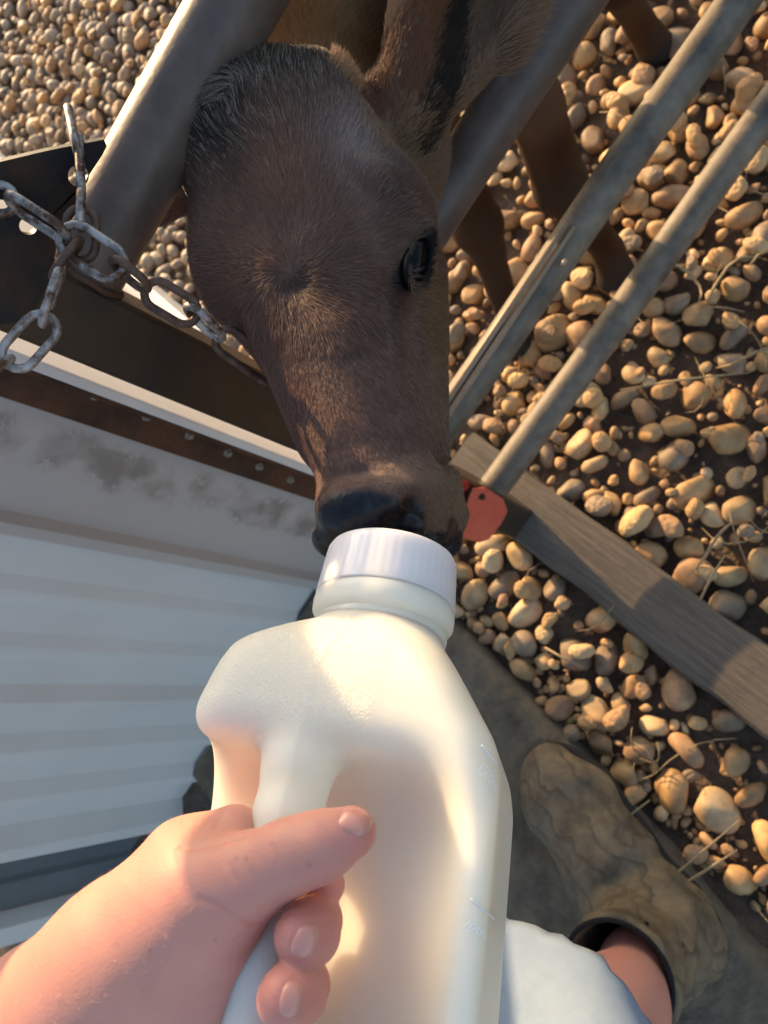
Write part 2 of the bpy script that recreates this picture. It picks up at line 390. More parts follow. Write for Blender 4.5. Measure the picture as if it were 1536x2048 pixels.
# ---- white sheet-metal shed
m_white = mat('white painted steel', (.68, .66, .63), .42, noise=.5, nscale=5, col2=(.75, .735, .71), spec=.5, bump=.06, bscale=14, bdist=.004)
def dirt_wall():
    m = mat('dirty white steel', (.6, .6, .6), .42, spec=.5, bump=.08, bscale=16, bdist=.003)
    nt = m.node_tree; b = nt.nodes['Principled BSDF']; tc = [n for n in nt.nodes if n.type == 'TEX_COORD'][0]
    sep = nt.nodes.new('ShaderNodeSeparateXYZ'); nt.links.new(tc.outputs['Object'], sep.inputs[0])
    n1 = nt.nodes.new('ShaderNodeTexNoise'); n1.inputs['Scale'].default_value = 5; n1.inputs['Detail'].default_value = 3; nt.links.new(tc.outputs['Object'], n1.inputs['Vector'])
    n2 = nt.nodes.new('ShaderNodeTexNoise'); n2.inputs['Scale'].default_value = 70; n2.inputs['Detail'].default_value = 8; n2.inputs['Roughness'].default_value = .75; nt.links.new(tc.outputs['Object'], n2.inputs['Vector'])
    def math_(op, a, b_=None, c=None):
        n = nt.nodes.new('ShaderNodeMath'); n.operation = op
        for i, v in enumerate((a, b_, c)):
            if v is None: continue
            if isinstance(v, (int, float)): n.inputs[i].default_value = v
            else: nt.links.new(v, n.inputs[i])
        return n.outputs[0]
    # a splashed band of dirt near the corner: distance from x = -.292, wandering with noise
    dx = math_('ADD', sep.outputs['X'], -.905); wand = math_('MULTIPLY_ADD', n1.outputs['Fac'], .07, -.035)
    d = math_('ABSOLUTE', math_('ADD', dx, wand)); band = math_('SUBTRACT', 1.0, math_('MULTIPLY', d, 26)); band = math_('MAXIMUM', band, 0)
    speck = math_('GREATER_THAN', math_('ADD', n2.outputs['Fac'], math_('MULTIPLY', band, .26)), .58)
    n4 = nt.nodes.new('ShaderNodeTexNoise'); n4.inputs['Scale'].default_value = 16; n4.inputs['Detail'].default_value = 4; nt.links.new(tc.outputs['Object'], n4.inputs['Vector'])
    gate_ = math_('MINIMUM', math_('MAXIMUM', math_('MULTIPLY_ADD', n4.outputs['Fac'], 5, -2.1), 0), 1)
    k = math_('MULTIPLY', math_('MULTIPLY', speck, gate_), math_('MINIMUM', math_('MULTIPLY', band, 1.2), .5))
    k = math_('ADD', k, math_('MULTIPLY', math_('MULTIPLY', band, gate_), .22))
    mix = nt.nodes.new('ShaderNodeMix'); mix.data_type = 'RGBA'; mix.inputs[6].default_value = (.52, .485, .46, 1); mix.inputs[7].default_value = (.2, .17, .14, 1)
    nt.links.new(k, mix.inputs[0]); nt.links.new(mix.outputs[2], b.inputs['Base Color']); return m
m_dirty = dirt_wall()
m_rust = mat('rusty brown steel', (.035, .016, .009), .75, noise=.35, nscale=14, col2=(.12, .05, .022), bump=.8, bscale=90, bdist=.002)
shed = empty('metal_shed', (-1.2, .72, 0), 'white ribbed sheet metal shed with a rusty corner strip beside the gate post', 'shed')
def wallprofile(xs_ys, z0, z1, name, m, nz=1):
    V = []; Fc = []; n = len(xs_ys)
    for k in range(nz+1):
        z = z0+(z1-z0)*k/nz
        V += [(x, y, z) for x, y in xs_ys]
    for k in range(nz):
        for i in range(n-1): Fc.append((k*n+i, k*n+i+1, (k+1)*n+i+1, (k+1)*n+i))
    o = mesh_obj(name, V, Fc, m, shed, smooth=False); s = o.modifiers.new('solid', 'SOLIDIFY'); s.thickness = .0012; s.offset = 0
    b = o.modifiers.new('bev', 'BEVEL'); b.width = .0035; b.segments = 3; b.limit_method = 'ANGLE'; b.angle_limit = R(12); o.data.set_sharp_from_angle(angle=R(50)); return o
wallprofile([(-.256, .715), (-.385, .720), (-.392, .704), (-.405, .702), (-.412, .722)], -.03, 1.9, 'corner_panel', m_dirty)
pr = [(-.411, .7235)]
x = -.45
ribs = [-.49, -.575, -.66, -.755, -.85, -.955]
for i, rx in enumerate(ribs):
    h = .009 if i < 2 else .017
    if i == 5: h = .028
    w = .010 if i < 3 else .016
    if i == 5: w = .026
    pr += [(rx+w+.012, .7235), (rx+w*.5, .7235-h), (rx-w*.5, .7235-h), (rx-w-.012, .7235)]
pr.append((-1.0, .7235))
wallprofile(pr, -.03, 1.9, 'wall_panel', m_white)
m_grey = mat('dark grey steel', (.10, .12, .135), .4, noise=.5, nscale=4, col2=(.15, .17, .185), spec=.5)  # darker grey along this stretch of the wall
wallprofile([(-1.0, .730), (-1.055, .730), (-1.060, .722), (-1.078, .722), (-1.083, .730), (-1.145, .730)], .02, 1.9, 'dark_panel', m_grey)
wallprofile([(-1.145, .728), (-1.15, .700), (-1.20, .698), (-1.21, .728)], .02, 1.9, 'end_trim', m_white)
mb = MB(); mb.box((-.2535, .700, .0), (-.218, .7135, 1.88)); mb.box((-.218, .686, .0), (-.2135, .7135, 1.88)); mb.obj('rusty_strip', m_rust, shed, bevel=.001)
mb = MB(); mb.box((-.213, .686, 0), (-.201, .72, 1.9)); mb.obj('corner_trim', m_white, shed, bevel=.002)
mb = MB(); mb.box((-1.2, .735, .03), (-.215, 3.4, 1.9)); mb.obj('side_wall', m_white, shed, bevel=.004)
mb = MB(); mb.box((-.2148, .735, -.01), (-.188, 3.4, .09)); mb.obj('base_trim', m_white, shed, bevel=.003)
m_screw = mat('zinc screw', (.45, .42, .38), .45, metal=.6, col2=(.3, .25, .2), noise=.4, nscale=200)
for (u, v) in [(190, 790), (293, 832), (378, 870), (455, 905), (518, 932), (580, 958), (60, 735), (-40, 690)]:
    p = onY(u, v, .700); mb = MB(); c = np.array(p)
    mb.tube([c+[0, .001, 0], c+[0, -.0018, 0]], .0058, 14); mb.tube([c+[0, -.0018, 0], c+[0, -.006, 0]], .0038, 6)
    o = mb.obj('screw', m_screw, shed, bevel=.0004); 
# dark earth showing at the foot of the shed is the ground itself

# ================================================================== THE GATE
m_galv = mat('dull galvanised pipe', (.062, .046, .038), .46, metal=.12, noise=.45, nscale=28, col2=(.135, .104, .088), bump=.5, bscale=160, rnoise=.1, spec=.35, bdist=.0006)
m_galv2 = mat('dusty grey pipe', (.055, .046, .038), .6, metal=.05, noise=.4, nscale=26, col2=(.22, .18, .13), bump=.6, bscale=200, rnoise=.12, bdist=.0008)
m_dark = mat('dark oily steel', (.030, .030, .029), .36, metal=.3, noise=.45, nscale=9, col2=(.095, .062, .034), bump=.3, bscale=50, rnoise=.12, bdist=.001)
m_plate = mat('blue black steel plate', (.014, .017, .022), .40, metal=.3, noise=.3, nscale=12, col2=(.075, .038, .018), bump=.3, bscale=90, rnoise=.1, bdist=.001)
nt = m_plate.node_tree
for n in nt.nodes:
    if n.type == 'VALTORGB': n.color_ramp.elements[0].position = .46; n.color_ramp.elements[1].position = .66
gate = empty('pipe_gate', (-.10, .497, 0), 'four rail grey pipe gate with a dark square end post, the calf reaching through it', 'gate')
YF = .4965
mb = MB(); mb.box((-.130, .471, -.02), (-.0775, .521, 1.08)); mb.obj('post', m_dark, gate, bevel=.004)
def rail(hh, r, m, x1=3.2, x0=-.078):
    mb = MB(); n = 60; pts = [(x0+(x1-x0)*k/n, YF+.0012*math.sin(k*.7+hh*9), hh+.001*math.sin(k*.5+hh*30)) for k in range(n+1)]
    mb.tube(pts, [r*(1+.006*math.sin(k*1.3+hh)) for k in range(n+1)], 40); o = mb.obj('rail', m, gate, smooth=True); autosmooth(o); return o
hgt = [(308, 296), (1000, 225), (1250, 325), (1250, 615)]
RH = [onY(*p, YF)[2] for p in hgt]
rail(RH[0], .0265, m_galv); rail(RH[1], .0255, m_galv); rail(RH[2], .0215, m_galv2); rail(RH[3], .0215, m_galv2)
# weld collars where the rails meet the post
mb = MB()
for hh, r in zip(RH[:3], (.028, .027, .023)):
    mb = MB(); ring = [(-.0765+.0006*math.sin(k*5), YF+r*math.cos(k*2*math.pi/40), hh+r*math.sin(k*2*math.pi/40)) for k in range(40)]; mb.tube(ring, .0022, 6, closed=True); mb.obj('weld_bead', m_rust, gate, smooth=True)

# thin split rod welded along the third rail
a = onY(1140, 425, .478); b = onY(905, 745, .478); 
m_rod = mat('bare brown rod', (.26, .18, .12), .55, metal=.2, noise=.4, nscale=40, col2=(.38, .27, .18))
for dz in (0, .0085):
    mb = MB(); c0 = np.array([a[0]-.0, .488, RH[2]+.0225+dz*.5]); c1 = np.array([-.075, .484, RH[2]+.019+dz*.5]); c0[1] += dz; c1[1] += dz
    mb.tube([c1, (c0+c1)/2, c0], [.0042, .0042, .0025], 10); mb.obj('split_rod', m_rod, gate, smooth=True)
mb = MB(); c = np.array(onY(1128, 525, .474)); mb.tube([c, c+[0, -.003, 0]], [.005, .003], 12); mb.obj('rivet', m_screw, gate, smooth=True)
# gusset plate with drilled holes
import bmesh
def plate(outline, holes, y, th, name, m, parent, pix=True):
    bm = bmesh.new(); loops = []
    pts = [onY(u, v, y) for u, v in outline] if pix else outline
    def loop(L):
        vs = [bm.verts.new(tuple(p)) for p in L]
        for i in range(len(vs)): bm.edges.new((vs[i], vs[(i+1) % len(vs)]))
    loop(pts)
    for (u, v, r) in holes:
        c = onY(u, v, y); loop([c+np.array([r*math.cos(k*2*math.pi/24), 0, r*math.sin(k*2*math.pi/24)]) for k in range(24)])
    bmesh.ops.triangle_fill(bm, use_beauty=True, use_dissolve=True, edges=bm.edges[:])
    r = bmesh.ops.extrude_face_region(bm, geom=bm.faces[:]); 
    for v in [g for g in r['geom'] if isinstance(g, bmesh.types.BMVert)]: v.co.y += th
    bmesh.ops.recalc_face_normals(bm, faces=bm.faces[:])
    V = [tuple(v.co) for v in bm.verts]; 
    for i, v in enumerate(bm.verts): v.index = i
    Fc = [tuple(v.index for v in f.verts) for f in bm.faces]; bm.free()
    o = mesh_obj(name, V, Fc, m, parent, smooth=False); return o
plate([(-160, 358), (-60, 338), (100, 300), (208, 279), (214, 292), (205, 310), (172, 360), (150, 420), (118, 470), (100, 560), (60, 640), (-10, 652), (-160, 575)],
      [(57, 452, .0052), (2, 418, .0052), (157, 352, .0062), (-70, 400, .0052)], .4655, .0045, 'gusset_plate', m_plate, gate)

# ---- chain
m_chain = mat('worn chain steel', (.075, .035, .018), .5, metal=.5, noise=.2, nscale=90, col2=(.40, .38, .36), bump=.3, bscale=300, rnoise=.15, bdist=.0004)
m_chain2 = mat('rusted chain steel', (.045, .022, .014), .6, metal=.4, noise=.35, nscale=100, col2=(.16, .10, .07), bump=.4, bscale=300, bdist=.0004)
chain = empty('chain', P(162, 440, .45), 'rusty steel link chain hooked through the plate and running behind the calf', 'chain')
def link(a, b, face, w, r, m):
    """a stadium link from end a to end b; face = the direction its flat opening looks"""
    a = np.asarray(a); b = np.asarray(b); t = b-a; L = np.linalg.norm(t); t /= L
    n = np.asarray(face)-t*(np.asarray(face)@t); n /= np.linalg.norm(n); s = np.cross(n, t); c = (a+b)/2; R_ = w/2-r; hl = L/2-w/2
    pts = []
    for k in range(9): an = -math.pi/2+math.pi*k/8; pts.append(c+t*(hl+math.cos(an)*R_)+s*math.sin(an)*R_)
    for q in (.33, 0, -.33): pts.append(c+t*hl*q*2+s*R_)
    for k in range(9): an = math.pi/2+math.pi*k/8; pts.append(c+t*(-hl+math.cos(an)*R_)+s*math.sin(an)*R_)
    for q in (-.33, 0, .33): pts.append(c+t*hl*q*2-s*R_)
    mb = MB(); mb.tube(pts, r, 12, closed=True); o = mb.obj('link', m, chain, smooth=True); return o
zc = .437; view = -M3[:, 2]; side = dirw([.9, .43, .1]); 
def lk(a, b, mode, w=.0205, r=.0025, m=None, za=zc, zb=zc, ext=.0):
    A = P(*a, za); B = P(*b, zb); t = B-A; t /= np.linalg.norm(t); A = A-t*ext; B = B+t*ext
    f = view+.15*side if mode == 'f' else np.cross(t, view)+.35*view
    link(A, B, f, w, r, m or m_chain)
lk((137, 222), (158, 318), 'e', za=.455, zb=.437)
lk((158, 268), (163, 396), 'e', m=m_chain, za=.446, zb=.436, w=.018)
lk((162, 378), (162, 462), 'e', za=.432, zb=.43)
lk((164, 408), (160, 530), 'f', m=m_chain2, w=.021, za=.434, zb=.432)
lk((-35, 378), (38, 418), 'f', za=.425, zb=.43)
lk((8, 392), (142, 478), 'e', za=.423, zb=.425)
lk((116, 458), (252, 548), 'f', za=.424, zb=.43, w=.0235)
lk((218, 512), (302, 584), 'e', za=.428, zb=.44, m=m_chain2)
lk((284, 570), (400, 640), 'f', za=.44, zb=.455, m=m_chain2, w=.021)
lk((370, 606), (448, 684), 'e', za=.452, zb=.47)
lk((428, 664), (560, 756), 'f', za=.47, zb=.50, m=m_chain2, w=.021)
lk((535, 735), (640, 800), 'e', za=.50, zb=.52, m=m_chain2)
lk((165, 475), (100, 560), 'e', m=m_chain2, za=.43, zb=.426)
lk((126, 528), (82, 655), 'e', za=.428, zb=.42, m=m_chain)
lk((108, 628), (10, 738), 'f', za=.422, zb=.414, w=.022)
lk((30, 712), (-60, 770), 'e', za=.415, zb=.41)

# ---- red tag at the foot of the gate
m_red = mat('faded red plastic', (.55, .085, .05), .5, noise=.4, nscale=30, col2=(.62, .14, .09), bump=.2, bscale=80)
z0 = .455
tagm = empty('ear_tag', onY(960, 1030, z0), 'faded red plastic tag bolted at the lower end of the bottom rail', 'tag')
o = plate([(948, 978), (972, 976), (1008, 1000), (1016, 1022), (1004, 1046), (978, 1080), (958, 1086), (930, 1078), (922, 1062), (930, 1030), (940, 995)], [], z0, .003, 'plate', m_red, tagm)
b = o.modifiers.new('bev', 'BEVEL'); b.width = .001; b.segments = 2
mb = MB(); c = onY(962, 992, z0); mb.tube([c, c+[0, -.003, 0]], .0045, 14); mb.tube([c+[0, -.003, 0], c+[0, -.006, 0]], .003, 6); mb.obj('bolt', m_dark, tagm, bevel=.0004)
brk = MB(); c = onY(955, 985, .47); brk.box((c[0]-.035, .472, c[2]-.02), (c[0]+.008, .480, c[2]+.014)); brk.obj('hinge_bracket', m_dark, gate, bevel=.002)
mb = MB(); c = onY(921, 968, .465); mb.tube([c, c+[0, -.008, 0]], .008, 16); mb.obj('red_cap', mat('dark red plastic', (.3, .02, .015), .4), gate, bevel=.001)
# ================================================================== THE CALF
HL = P(690, 990, .41)-P(560, 120, .487); HL /= np.linalg.norm(HL)        # poll -> nose
HD = dirw([-.25, 0, -.97]); HD -= HL*(HD@HL); HD /= np.linalg.norm(HD)   # out of the forehead
HS = np.cross(HL, HD); 
if (M3.T@HS)[0] < 0: HS = -HS                                            # towards the seen eye
HA = np.array([HS, HL, HD])
def rowsA(l, d):
    l = np.asarray(l)/np.linalg.norm(l); d = d-l*(d@l); d /= np.linalg.norm(d); return np.array([np.cross(l, d), l, d])
BODYR = [((.20, .60, .70), .075), ((.31, .69, .64), .10), ((.42, .76, .60), .125), ((.62, .82, .60), .13), ((.80, .86, .60), .12), ((.90, .88, .56), .085)]
EYE = P(842, 515, .455)
EARC = P(925, -10, .540)
def nrm(v): return v/np.linalg.norm(v)
EN = nrm(HS*.84+HD*.50); EA = rowsA(HL-HS*.36, EN)
EA = np.array([EA[0], EA[1], EA[2]])
earRl = nrm(P(1010, -160, .56)-P(850, 190, .52)); earRd = nrm(dirw([.35, .05, -.93])); A_er = rowsA(earRl, earRd)
earLl = nrm(P(300, 420, .60)-P(430, 340, .56)); A_el = rowsA(earLl, nrm(dirw([-.2, -.4, -.9])))
GRV = []
def f_head(p):
    d = s_ell(p, P(565, 322, .535), (.064, .054, .058), HA)
    d = smin(d, s_ell(p, P(765, 315, .575), (.048, .058, .048), HA), .014)      # temple and ear muscle
    d = smin(d, s_cap(p, P(630, 178, .512), P(520, 188, .512), .0225, .020), .018)   # crest of the poll
    d = smin(d, s_ell(p, P(470, 262, .525), (.035, .045, .040), HA), .03)
    d = smin(d, s_cap(p, P(690, 300, .500), P(800, 420, .487), .018, .018), .02)   # ridge from crown to brow
    d = smin(d, s_ell(p, P(602, 450, .512), (.066, .085, .056), HA), .03)
    d = smin(d, s_ell(p, P(788, 455, .482), (.022, .042, .030), HA), .018)       # brow over the seen eye
    d = smin(d, s_ell(p, P(452, 530, .508), (.019, .040, .028), HA), .022)
    d = smin(d, s_cap(p, P(782, 560, .545), P(803, 900, .475), .0395, .0290), .03)  # jaw, seen side
    d = smin(d, s_cap(p, P(540, 520, .56), P(690, 860, .485), .036, .030), .03)
    d = smin(d, s_cap(p, P(636, 600, .484), P(738, 900, .445), .0445, .0335), .025)   # bridge of the nose
    d = smin(d, s_cap(p, P(700, 700, .452), P(745, 930, .428), .022, .024), .02)
    d = smin(d, s_ell(p, P(762, 1010, .424), (.0370, .0250, .033), HA), .014)           # muzzle
    d = smin(d, s_ell(p, P(704, 1018, .397), (.0190, .0165, .015), HA), .005)           # nose pad lobes
    d = smin(d, s_ell(p, P(768, 1004, .398), (.020, .0155, .015), HA), .007)
    d = smin(d, s_ell(p, P(866, 1010, .430), (.0125, .0235, .022), HA), .008)           # upper lip, seen side
    d = smin(d, s_ell(p, P(705, 1072, .418), (.022, .013, .024), HA), .005)
    lip = s_chain(p, [(P(893, 960, .452), .0085), (P(905, 1030, .447), .0085), (P(893, 1085, .440), .0080), (P(850, 1112, .437), .009)], .004)
    d = smin(d, lip, .0035)
    # nostril, seen side: a comma opening sideways
    n = smin(s_ell(p, P(832, 1010, .384), (.0075, .0105, .016), HA), s_ell(p, P(808, 1042, .384), (.0115, .0060, .014), HA), .004)
    d = smax(d, -n, .004)
    d = smin(d, s_ell(p, P(826, 1052, .402), (.009, .0060, .008), HA), .003)
    # eye hollow
    e = (p-EYE)@EA.T; kk = np.sqrt((e[:, 0]/.0064)**2+(e[:, 1]/.0178)**2)
    ring = np.sqrt(((kk-1)*.0115)**2+(e[:, 2]+.0005)**2)-(.0023+.0016*np.clip(-e[:, 0]/.007, 0, 1))
    d = smin(d, ring, .007)
    d = smax(d, -s_ell(p, EYE+EA[2]*.001, (.0056, .0165, .010), EA), .002)
    pm = np.exp(-(np.linalg.norm(p-P(560, 190, .49), axis=1)/.05)**2); d = d-.0032*pm*vnoise(p, 95, 41)
    for a, b, sg, am in GRV: d = d-am*np.exp(-(s_cap(p, a, b, 0, 0)/sg)**2)
    return d
def f_ears(p):
    c = EARC; o = s_ell(p, c, (.046, .100, .024), A_er); i = s_ell(p, c+A_er[2]*.017+A_er[0]*.004+earRl*.006, (.030, .090, .030), A_er)
    e = smax(o, -i, .006); e = smin(e, s_cap(p, P(800, 235, .54), P(850, 150, .545), .030, .024), .02)
    c2 = P(350, 372, .60); o = s_ell(p, c2, (.030, .060, .014), A_el); e2 = smin(o, s_cap(p, P(440, 330, .575), P(390, 345, .585), .024, .018), .02)
    return e, e2
NECKP = [(P(630, 320, .585), .050), (P(665, 100, .665), .060), ((.20, .60, .70), .075)]
def f_neck(p):
    d = s_chain(p, NECKP, .03)
    d = smin(d, s_chain(p, BODYR[:3], .05), .04); return d
def f_calf(p):
    d = f_head(p); a, b = f_ears(p); d = smin(d, a, .012); d = smin(d, b, .012)
    return smin(d, f_neck(p), .018)
def leg(p, pts):
    return s_chain(p, pts, .012)
def f_body(p):
    d = s_chain(p, BODYR, .06)
    G = lambda u, v, h: onG(u, v, h)
    # front leg seen between the 2nd and 3rd rails, foot between 3rd and 4th
    d = smin(d, leg(p, [((.37, .70, .52), .060), (G(1070, 215, .36), .032), (G(1122, 372, .235), .034), (G(1150, 410, .20), .026), (G(1215, 500, .055), .022), (G(1232, 548, .02), .029)]), .03)
    d = smin(d, leg(p, [((.30, .80, .50), .055), (G(900, 330, .34), .032), (G(955, 452, .22), .035), (G(975, 500, .18), .024), (G(1020, 640, .05), .019), (G(1032, 690, .02), .026)]), .03)
    # hind legs
    d = smin(d, leg(p, [((.86, .80, .54), .085), ((.80, .80, .36), .045), (G(1235, -30, .24), .026), (G(1275, 40, .08), .021), (G(1310, 95, .02), .029)]), .03)
    d = smin(d, leg(p, [((.90, .95, .54), .085), ((.90, .98, .36), .045), ((.97, .99, .24), .026), ((.94, .98, .08), .021), ((.94, .97, .02), .029)]), .03)
    d = smin(d, s_chain(p, [((.97, .90, .62), .018), ((1.02, .91, .5), .012), ((1.02, .91, .34), .010), ((1.02, .91, .26), .018)], .01), .01)   # tail
    return d
def head_coords(V):
    """position on the head as seen from the front: pixel-like (u, v) on the face plane"""
    q = (V-np.array([0, 0, H]))@M3; return CX+F*q[:, 0]/q[:, 2], CY+F*q[:, 1]/q[:, 2]
def blob(u, v, cu, cv, ru, rv): return np.exp(-(((u-cu)/ru)**2+((v-cv)/rv)**2))
def coat(V):
    q = V-P(600, 450, .5); s, l, h = q@HS, q@HL, q@HD           # metres on the animal itself
    u, v = head_coords(V)
    C = np.tile(np.array([.165, .090, .064]), (len(V), 1))
    def mixc(w, c):
        nonlocal C
        w = np.clip(w, 0, 1)[:, None]; C = C*(1-w)+np.array(c)*w
    # neck and body are warm brown, lightened in the colour to look sunlit
    mixc(np.clip((-l-.112)/.03, 0, 1), (.32, .17, .065))
    # crown: dark grey tuft
    n = vnoise(V, 130, 3)*.25
    mixc(1.5*blob(s, l, -.026, -.082, .038, .032)+n*.8*blob(s, l, -.04, -.06, .05, .06), (.020, .018, .017))
    mixc(1.3*blob(s, l, -.024, -.050, .019, .030)+n*.6*blob(s, l, -.03, -.04, .03, .04), (.020, .018, .017))
    mixc(1.0*blob(s, l, -.020, -.016, .010, .024), (.022, .019, .018))
    mixc(1.1*blob(s, l, .018, -.090, .028, .020)+n*.6*blob(s, l, .01, -.08, .04, .03), (.045, .030, .022))
    # reddish middle forehead
    mixc(.6*blob(s, l, .010, -.005, .03, .035), (.24, .115, .065))
    # pale hair above the seen eye
    mixc(.8*blob(s, l, .056, -.024, .022, .030), (.36, .28, .25))
    # seen cheek: olive brown
    mixc(.85*np.clip((s-.052)/.02, 0, 1)*np.clip((l-.03)/.02, 0, 1), (.19, .12, .062))
    mixc(.7*np.clip((s-.050)/.015, 0, 1)*np.clip((.0-l)/.02, 0, 1), (.21, .12, .055))
    mixc(.5*blob(s, l, .072, .005, .012, .03), (.02, .017, .015))
    # whorl, dark centre
    mixc(.9*blob(u, v, 592, 562, 30, 24), (.03, .017, .014))
    ee = (V-EYE)@EA.T; mixc(1.6*np.exp(-((ee[:, 0]/.0078)**2+(ee[:, 1]/.0188)**2)**2.5)*(np.abs(ee[:, 2]) < .02), (.012, .010, .010))
    # dark line down the furrow under the eye
    mixc(.6*blob(u, v, 775, 600, 12, 45), (.05, .025, .015))
    # band of lighter hair above the nose, black nose pad
    mixc(.75*blob(u, v, 790, 945, 90, 32)*(h > -.2), (.24, .155, .11))
    return C
def nose_w(V):
    u, v = head_coords(V); zc = ((V-np.array([0, 0, H]))@M3)[:, 2]
    w = np.maximum(blob(u, v, 722, 1036, 112, 66)*2.7, blob(u, v, 820, 1040, 40, 62)*2.3)
    w = np.maximum(w, blob(u, v, 905, 1062, 17, 45)*2.0); w = np.maximum(w, (v > 1062)*2.)
    w = np.maximum(w, 2.2*blob(u, v, 840, 1090, 80, 35))
    return np.clip((w-1)/.5, 0, 1)
Vp, Qp = sdf_mesh(f_calf, np.array([-.24, .10, .52]), np.array([.36, .66, .98]), .006); bpv = bvh_of(Vp, Qp)
def GL(pts, sg, am):
    h_ = [pix_hit(bpv, *q)[0] for q in pts]; return [(np.array(h_[i]), np.array(h_[i+1]), sg, am) for i in range(len(h_)-1) if h_[i] is not None and h_[i+1] is not None]
G_ = []
G_ += GL([(560, 330), (585, 450), (592, 560)], .010, -.0028)       # hollow down the middle of the forehead
G_ += GL([(480, 330), (500, 430)], .007, .0022)
G_ += GL([(690, 330), (760, 375), (820, 425)], .008, .0030)        # ridge over the eye
G_ += GL([(740, 300), (800, 330)], .009, -.0035)                   # hollow of the temple
G_ += GL([(778, 560), (770, 620), (775, 690)], .006, -.0030)       # tear furrow
G_ += GL([(845, 610), (835, 720)], .008, .0022)                    # cheek ridge
G_ += GL([(715, 720), (790, 830), (815, 900)], .008, -.0022)
G_ += GL([(560, 700), (600, 830)], .008, -.0015)
G_ += GL([(650, 965), (720, 945), (800, 955)], .005, -.0016)       # fold above the nose
G_ += GL([(742, 985), (748, 1040)], .003, -.0012)
GRV.extend(G_)
V1, Q1 = sdf_mesh(f_calf, P(180, -380, .80)*0+np.array([-.24, .10, .52]), np.array([.36, .66, .98]), .0022)
n1 = len(V1)
V2, Q2 = sdf_mesh(f_body, (.0, .45, -.02), (1.12, 1.14, .80), .008)
# the low-resolution trunk starts inside the neck: drop what the fine mesh already covers
keep2 = f_calf(V2) > -.5
Vc = np.concatenate([V1, V2]); Qc = np.concatenate([Q1, Q2+n1])
# head/neck end cap: keep only fine faces this side of the shoulder
hb = sdf_grad(f_calf, V1, .001); 
m_hide = mat('calf hide', (.1, .06, .04), .75, spec=.25, bump=.5, bscale=260, bdist=.0015); attr_color(m_hide)
nt = m_hide.node_tree; b_ = nt.nodes['Principled BSDF']; a_ = nt.nodes.new('ShaderNodeAttribute'); a_.attribute_name = 'wet'
mr = nt.nodes.new('ShaderNodeMapRange'); mr.inputs['To Min'].default_value = .75; mr.inputs['To Max'].default_value = .2
nt.links.new(a_.outputs['Fac'], mr.inputs[0]); nt.links.new(mr.outputs[0], b_.inputs['Roughness'])
calf = empty('calf', (.37, .66, 0), 'dark brown calf reaching its head through the pipe gate to drink', 'calf')
C = coat(Vc)*.75; C[len(V1):] = (.085, .038, .016); w = nose_w(Vc); w[n1:] = 0
nc = np.array([.012, .013, .017])[None]*(1+.3*vnoise(Vc, 400, 9))[:, None]; C = C*(1-w[:, None])+nc*w[:, None]
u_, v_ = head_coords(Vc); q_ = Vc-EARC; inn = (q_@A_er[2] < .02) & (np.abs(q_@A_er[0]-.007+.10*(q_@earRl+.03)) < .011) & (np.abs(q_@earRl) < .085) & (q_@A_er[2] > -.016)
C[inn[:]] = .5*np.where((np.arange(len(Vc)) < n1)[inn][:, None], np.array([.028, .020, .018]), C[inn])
bz = Vc[:, 2]; isb = np.arange(len(Vc)) >= n1
kn = np.clip((.36-bz)/.08, 0, 1)*isb; C = C*(1-kn[:, None]*.75)+np.array([.02, .010, .006])*kn[:, None]*.75
hoof = (bz < .035) & isb; C[hoof] = (.02, .018, .016)
bo = mesh_obj('body', Vc, Qc, m_hide, calf); set_col(bo, C)
aw = bo.data.attributes.new('wet', 'FLOAT', 'POINT'); aw.data.foreach_set('value', w.astype(np.float32))
# eye
m_eye = mat('wet black eye', (.003, .003, .003), .2, spec=.16)
th = np.linspace(0, math.pi, 25); ph = np.linspace(0, 2*math.pi, 37)[:-1]
def ellobj(c, r, A, name, m, parent):
    V = np.array([[math.sin(t)*math.cos(f), math.cos(t), math.sin(t)*math.sin(f)] for t in th for f in ph])*np.asarray(r)
    V = V@A+c; n = len(ph); Fc = [(i*n+k, i*n+(k+1) % n, (i+1)*n+(k+1) % n, (i+1)*n+k) for i in range(len(th)-1) for k in range(n)]
    return mesh_obj(name, V, Fc, m, parent)
ellobj(EYE-EN*.0062, (.0085, .0180, .0085), EA, 'eye', m_eye, calf)
# hair -----------------------------------------------------------------
m_fur = mat('calf hair', (.1, .06, .04), .5, spec=.28); attr_color(m_fur)
tri = np.concatenate([Q1[:, [0, 1, 2]], Q1[:, [0, 2, 3]]]); T = V1[tri]; ar = np.linalg.norm(np.cross(T[:, 1]-T[:, 0], T[:, 2]-T[:, 0]), axis=1)
ctr = T.mean(1); uu, vv = head_coords(ctr); gn = sdf_grad(f_calf, ctr, .002); gn /= np.linalg.norm(gn, axis=1)[:, None]+1e-9
camv = np.array([0, 0, H])-ctr; camv /= np.linalg.norm(camv, axis=1)[:, None]; fac = (gn*camv).sum(1)
wt = ar*np.where(fac > -.35, 1., .12)*np.where((vv > -60) & (uu > 300) & (uu < 1120), 1., .15)*(1-nose_w(ctr)*.97)
wt[np.linalg.norm(ctr-EYE, axis=1) < .010] = 0
NH = 210000
ti = rng.choice(len(tri), NH, p=wt/wt.sum()); r1, r2 = rng.random(NH), rng.random(NH); m_ = r1+r2 > 1; r1[m_] = 1-r1[m_]; r2[m_] = 1-r2[m_]
Rt = T[ti, 0]+(T[ti, 1]-T[ti, 0])*r1[:, None]+(T[ti, 2]-T[ti, 0])*r2[:, None]
N = sdf_grad(f_calf, Rt, .002); N /= np.linalg.norm(N, axis=1)[:, None]+1e-9
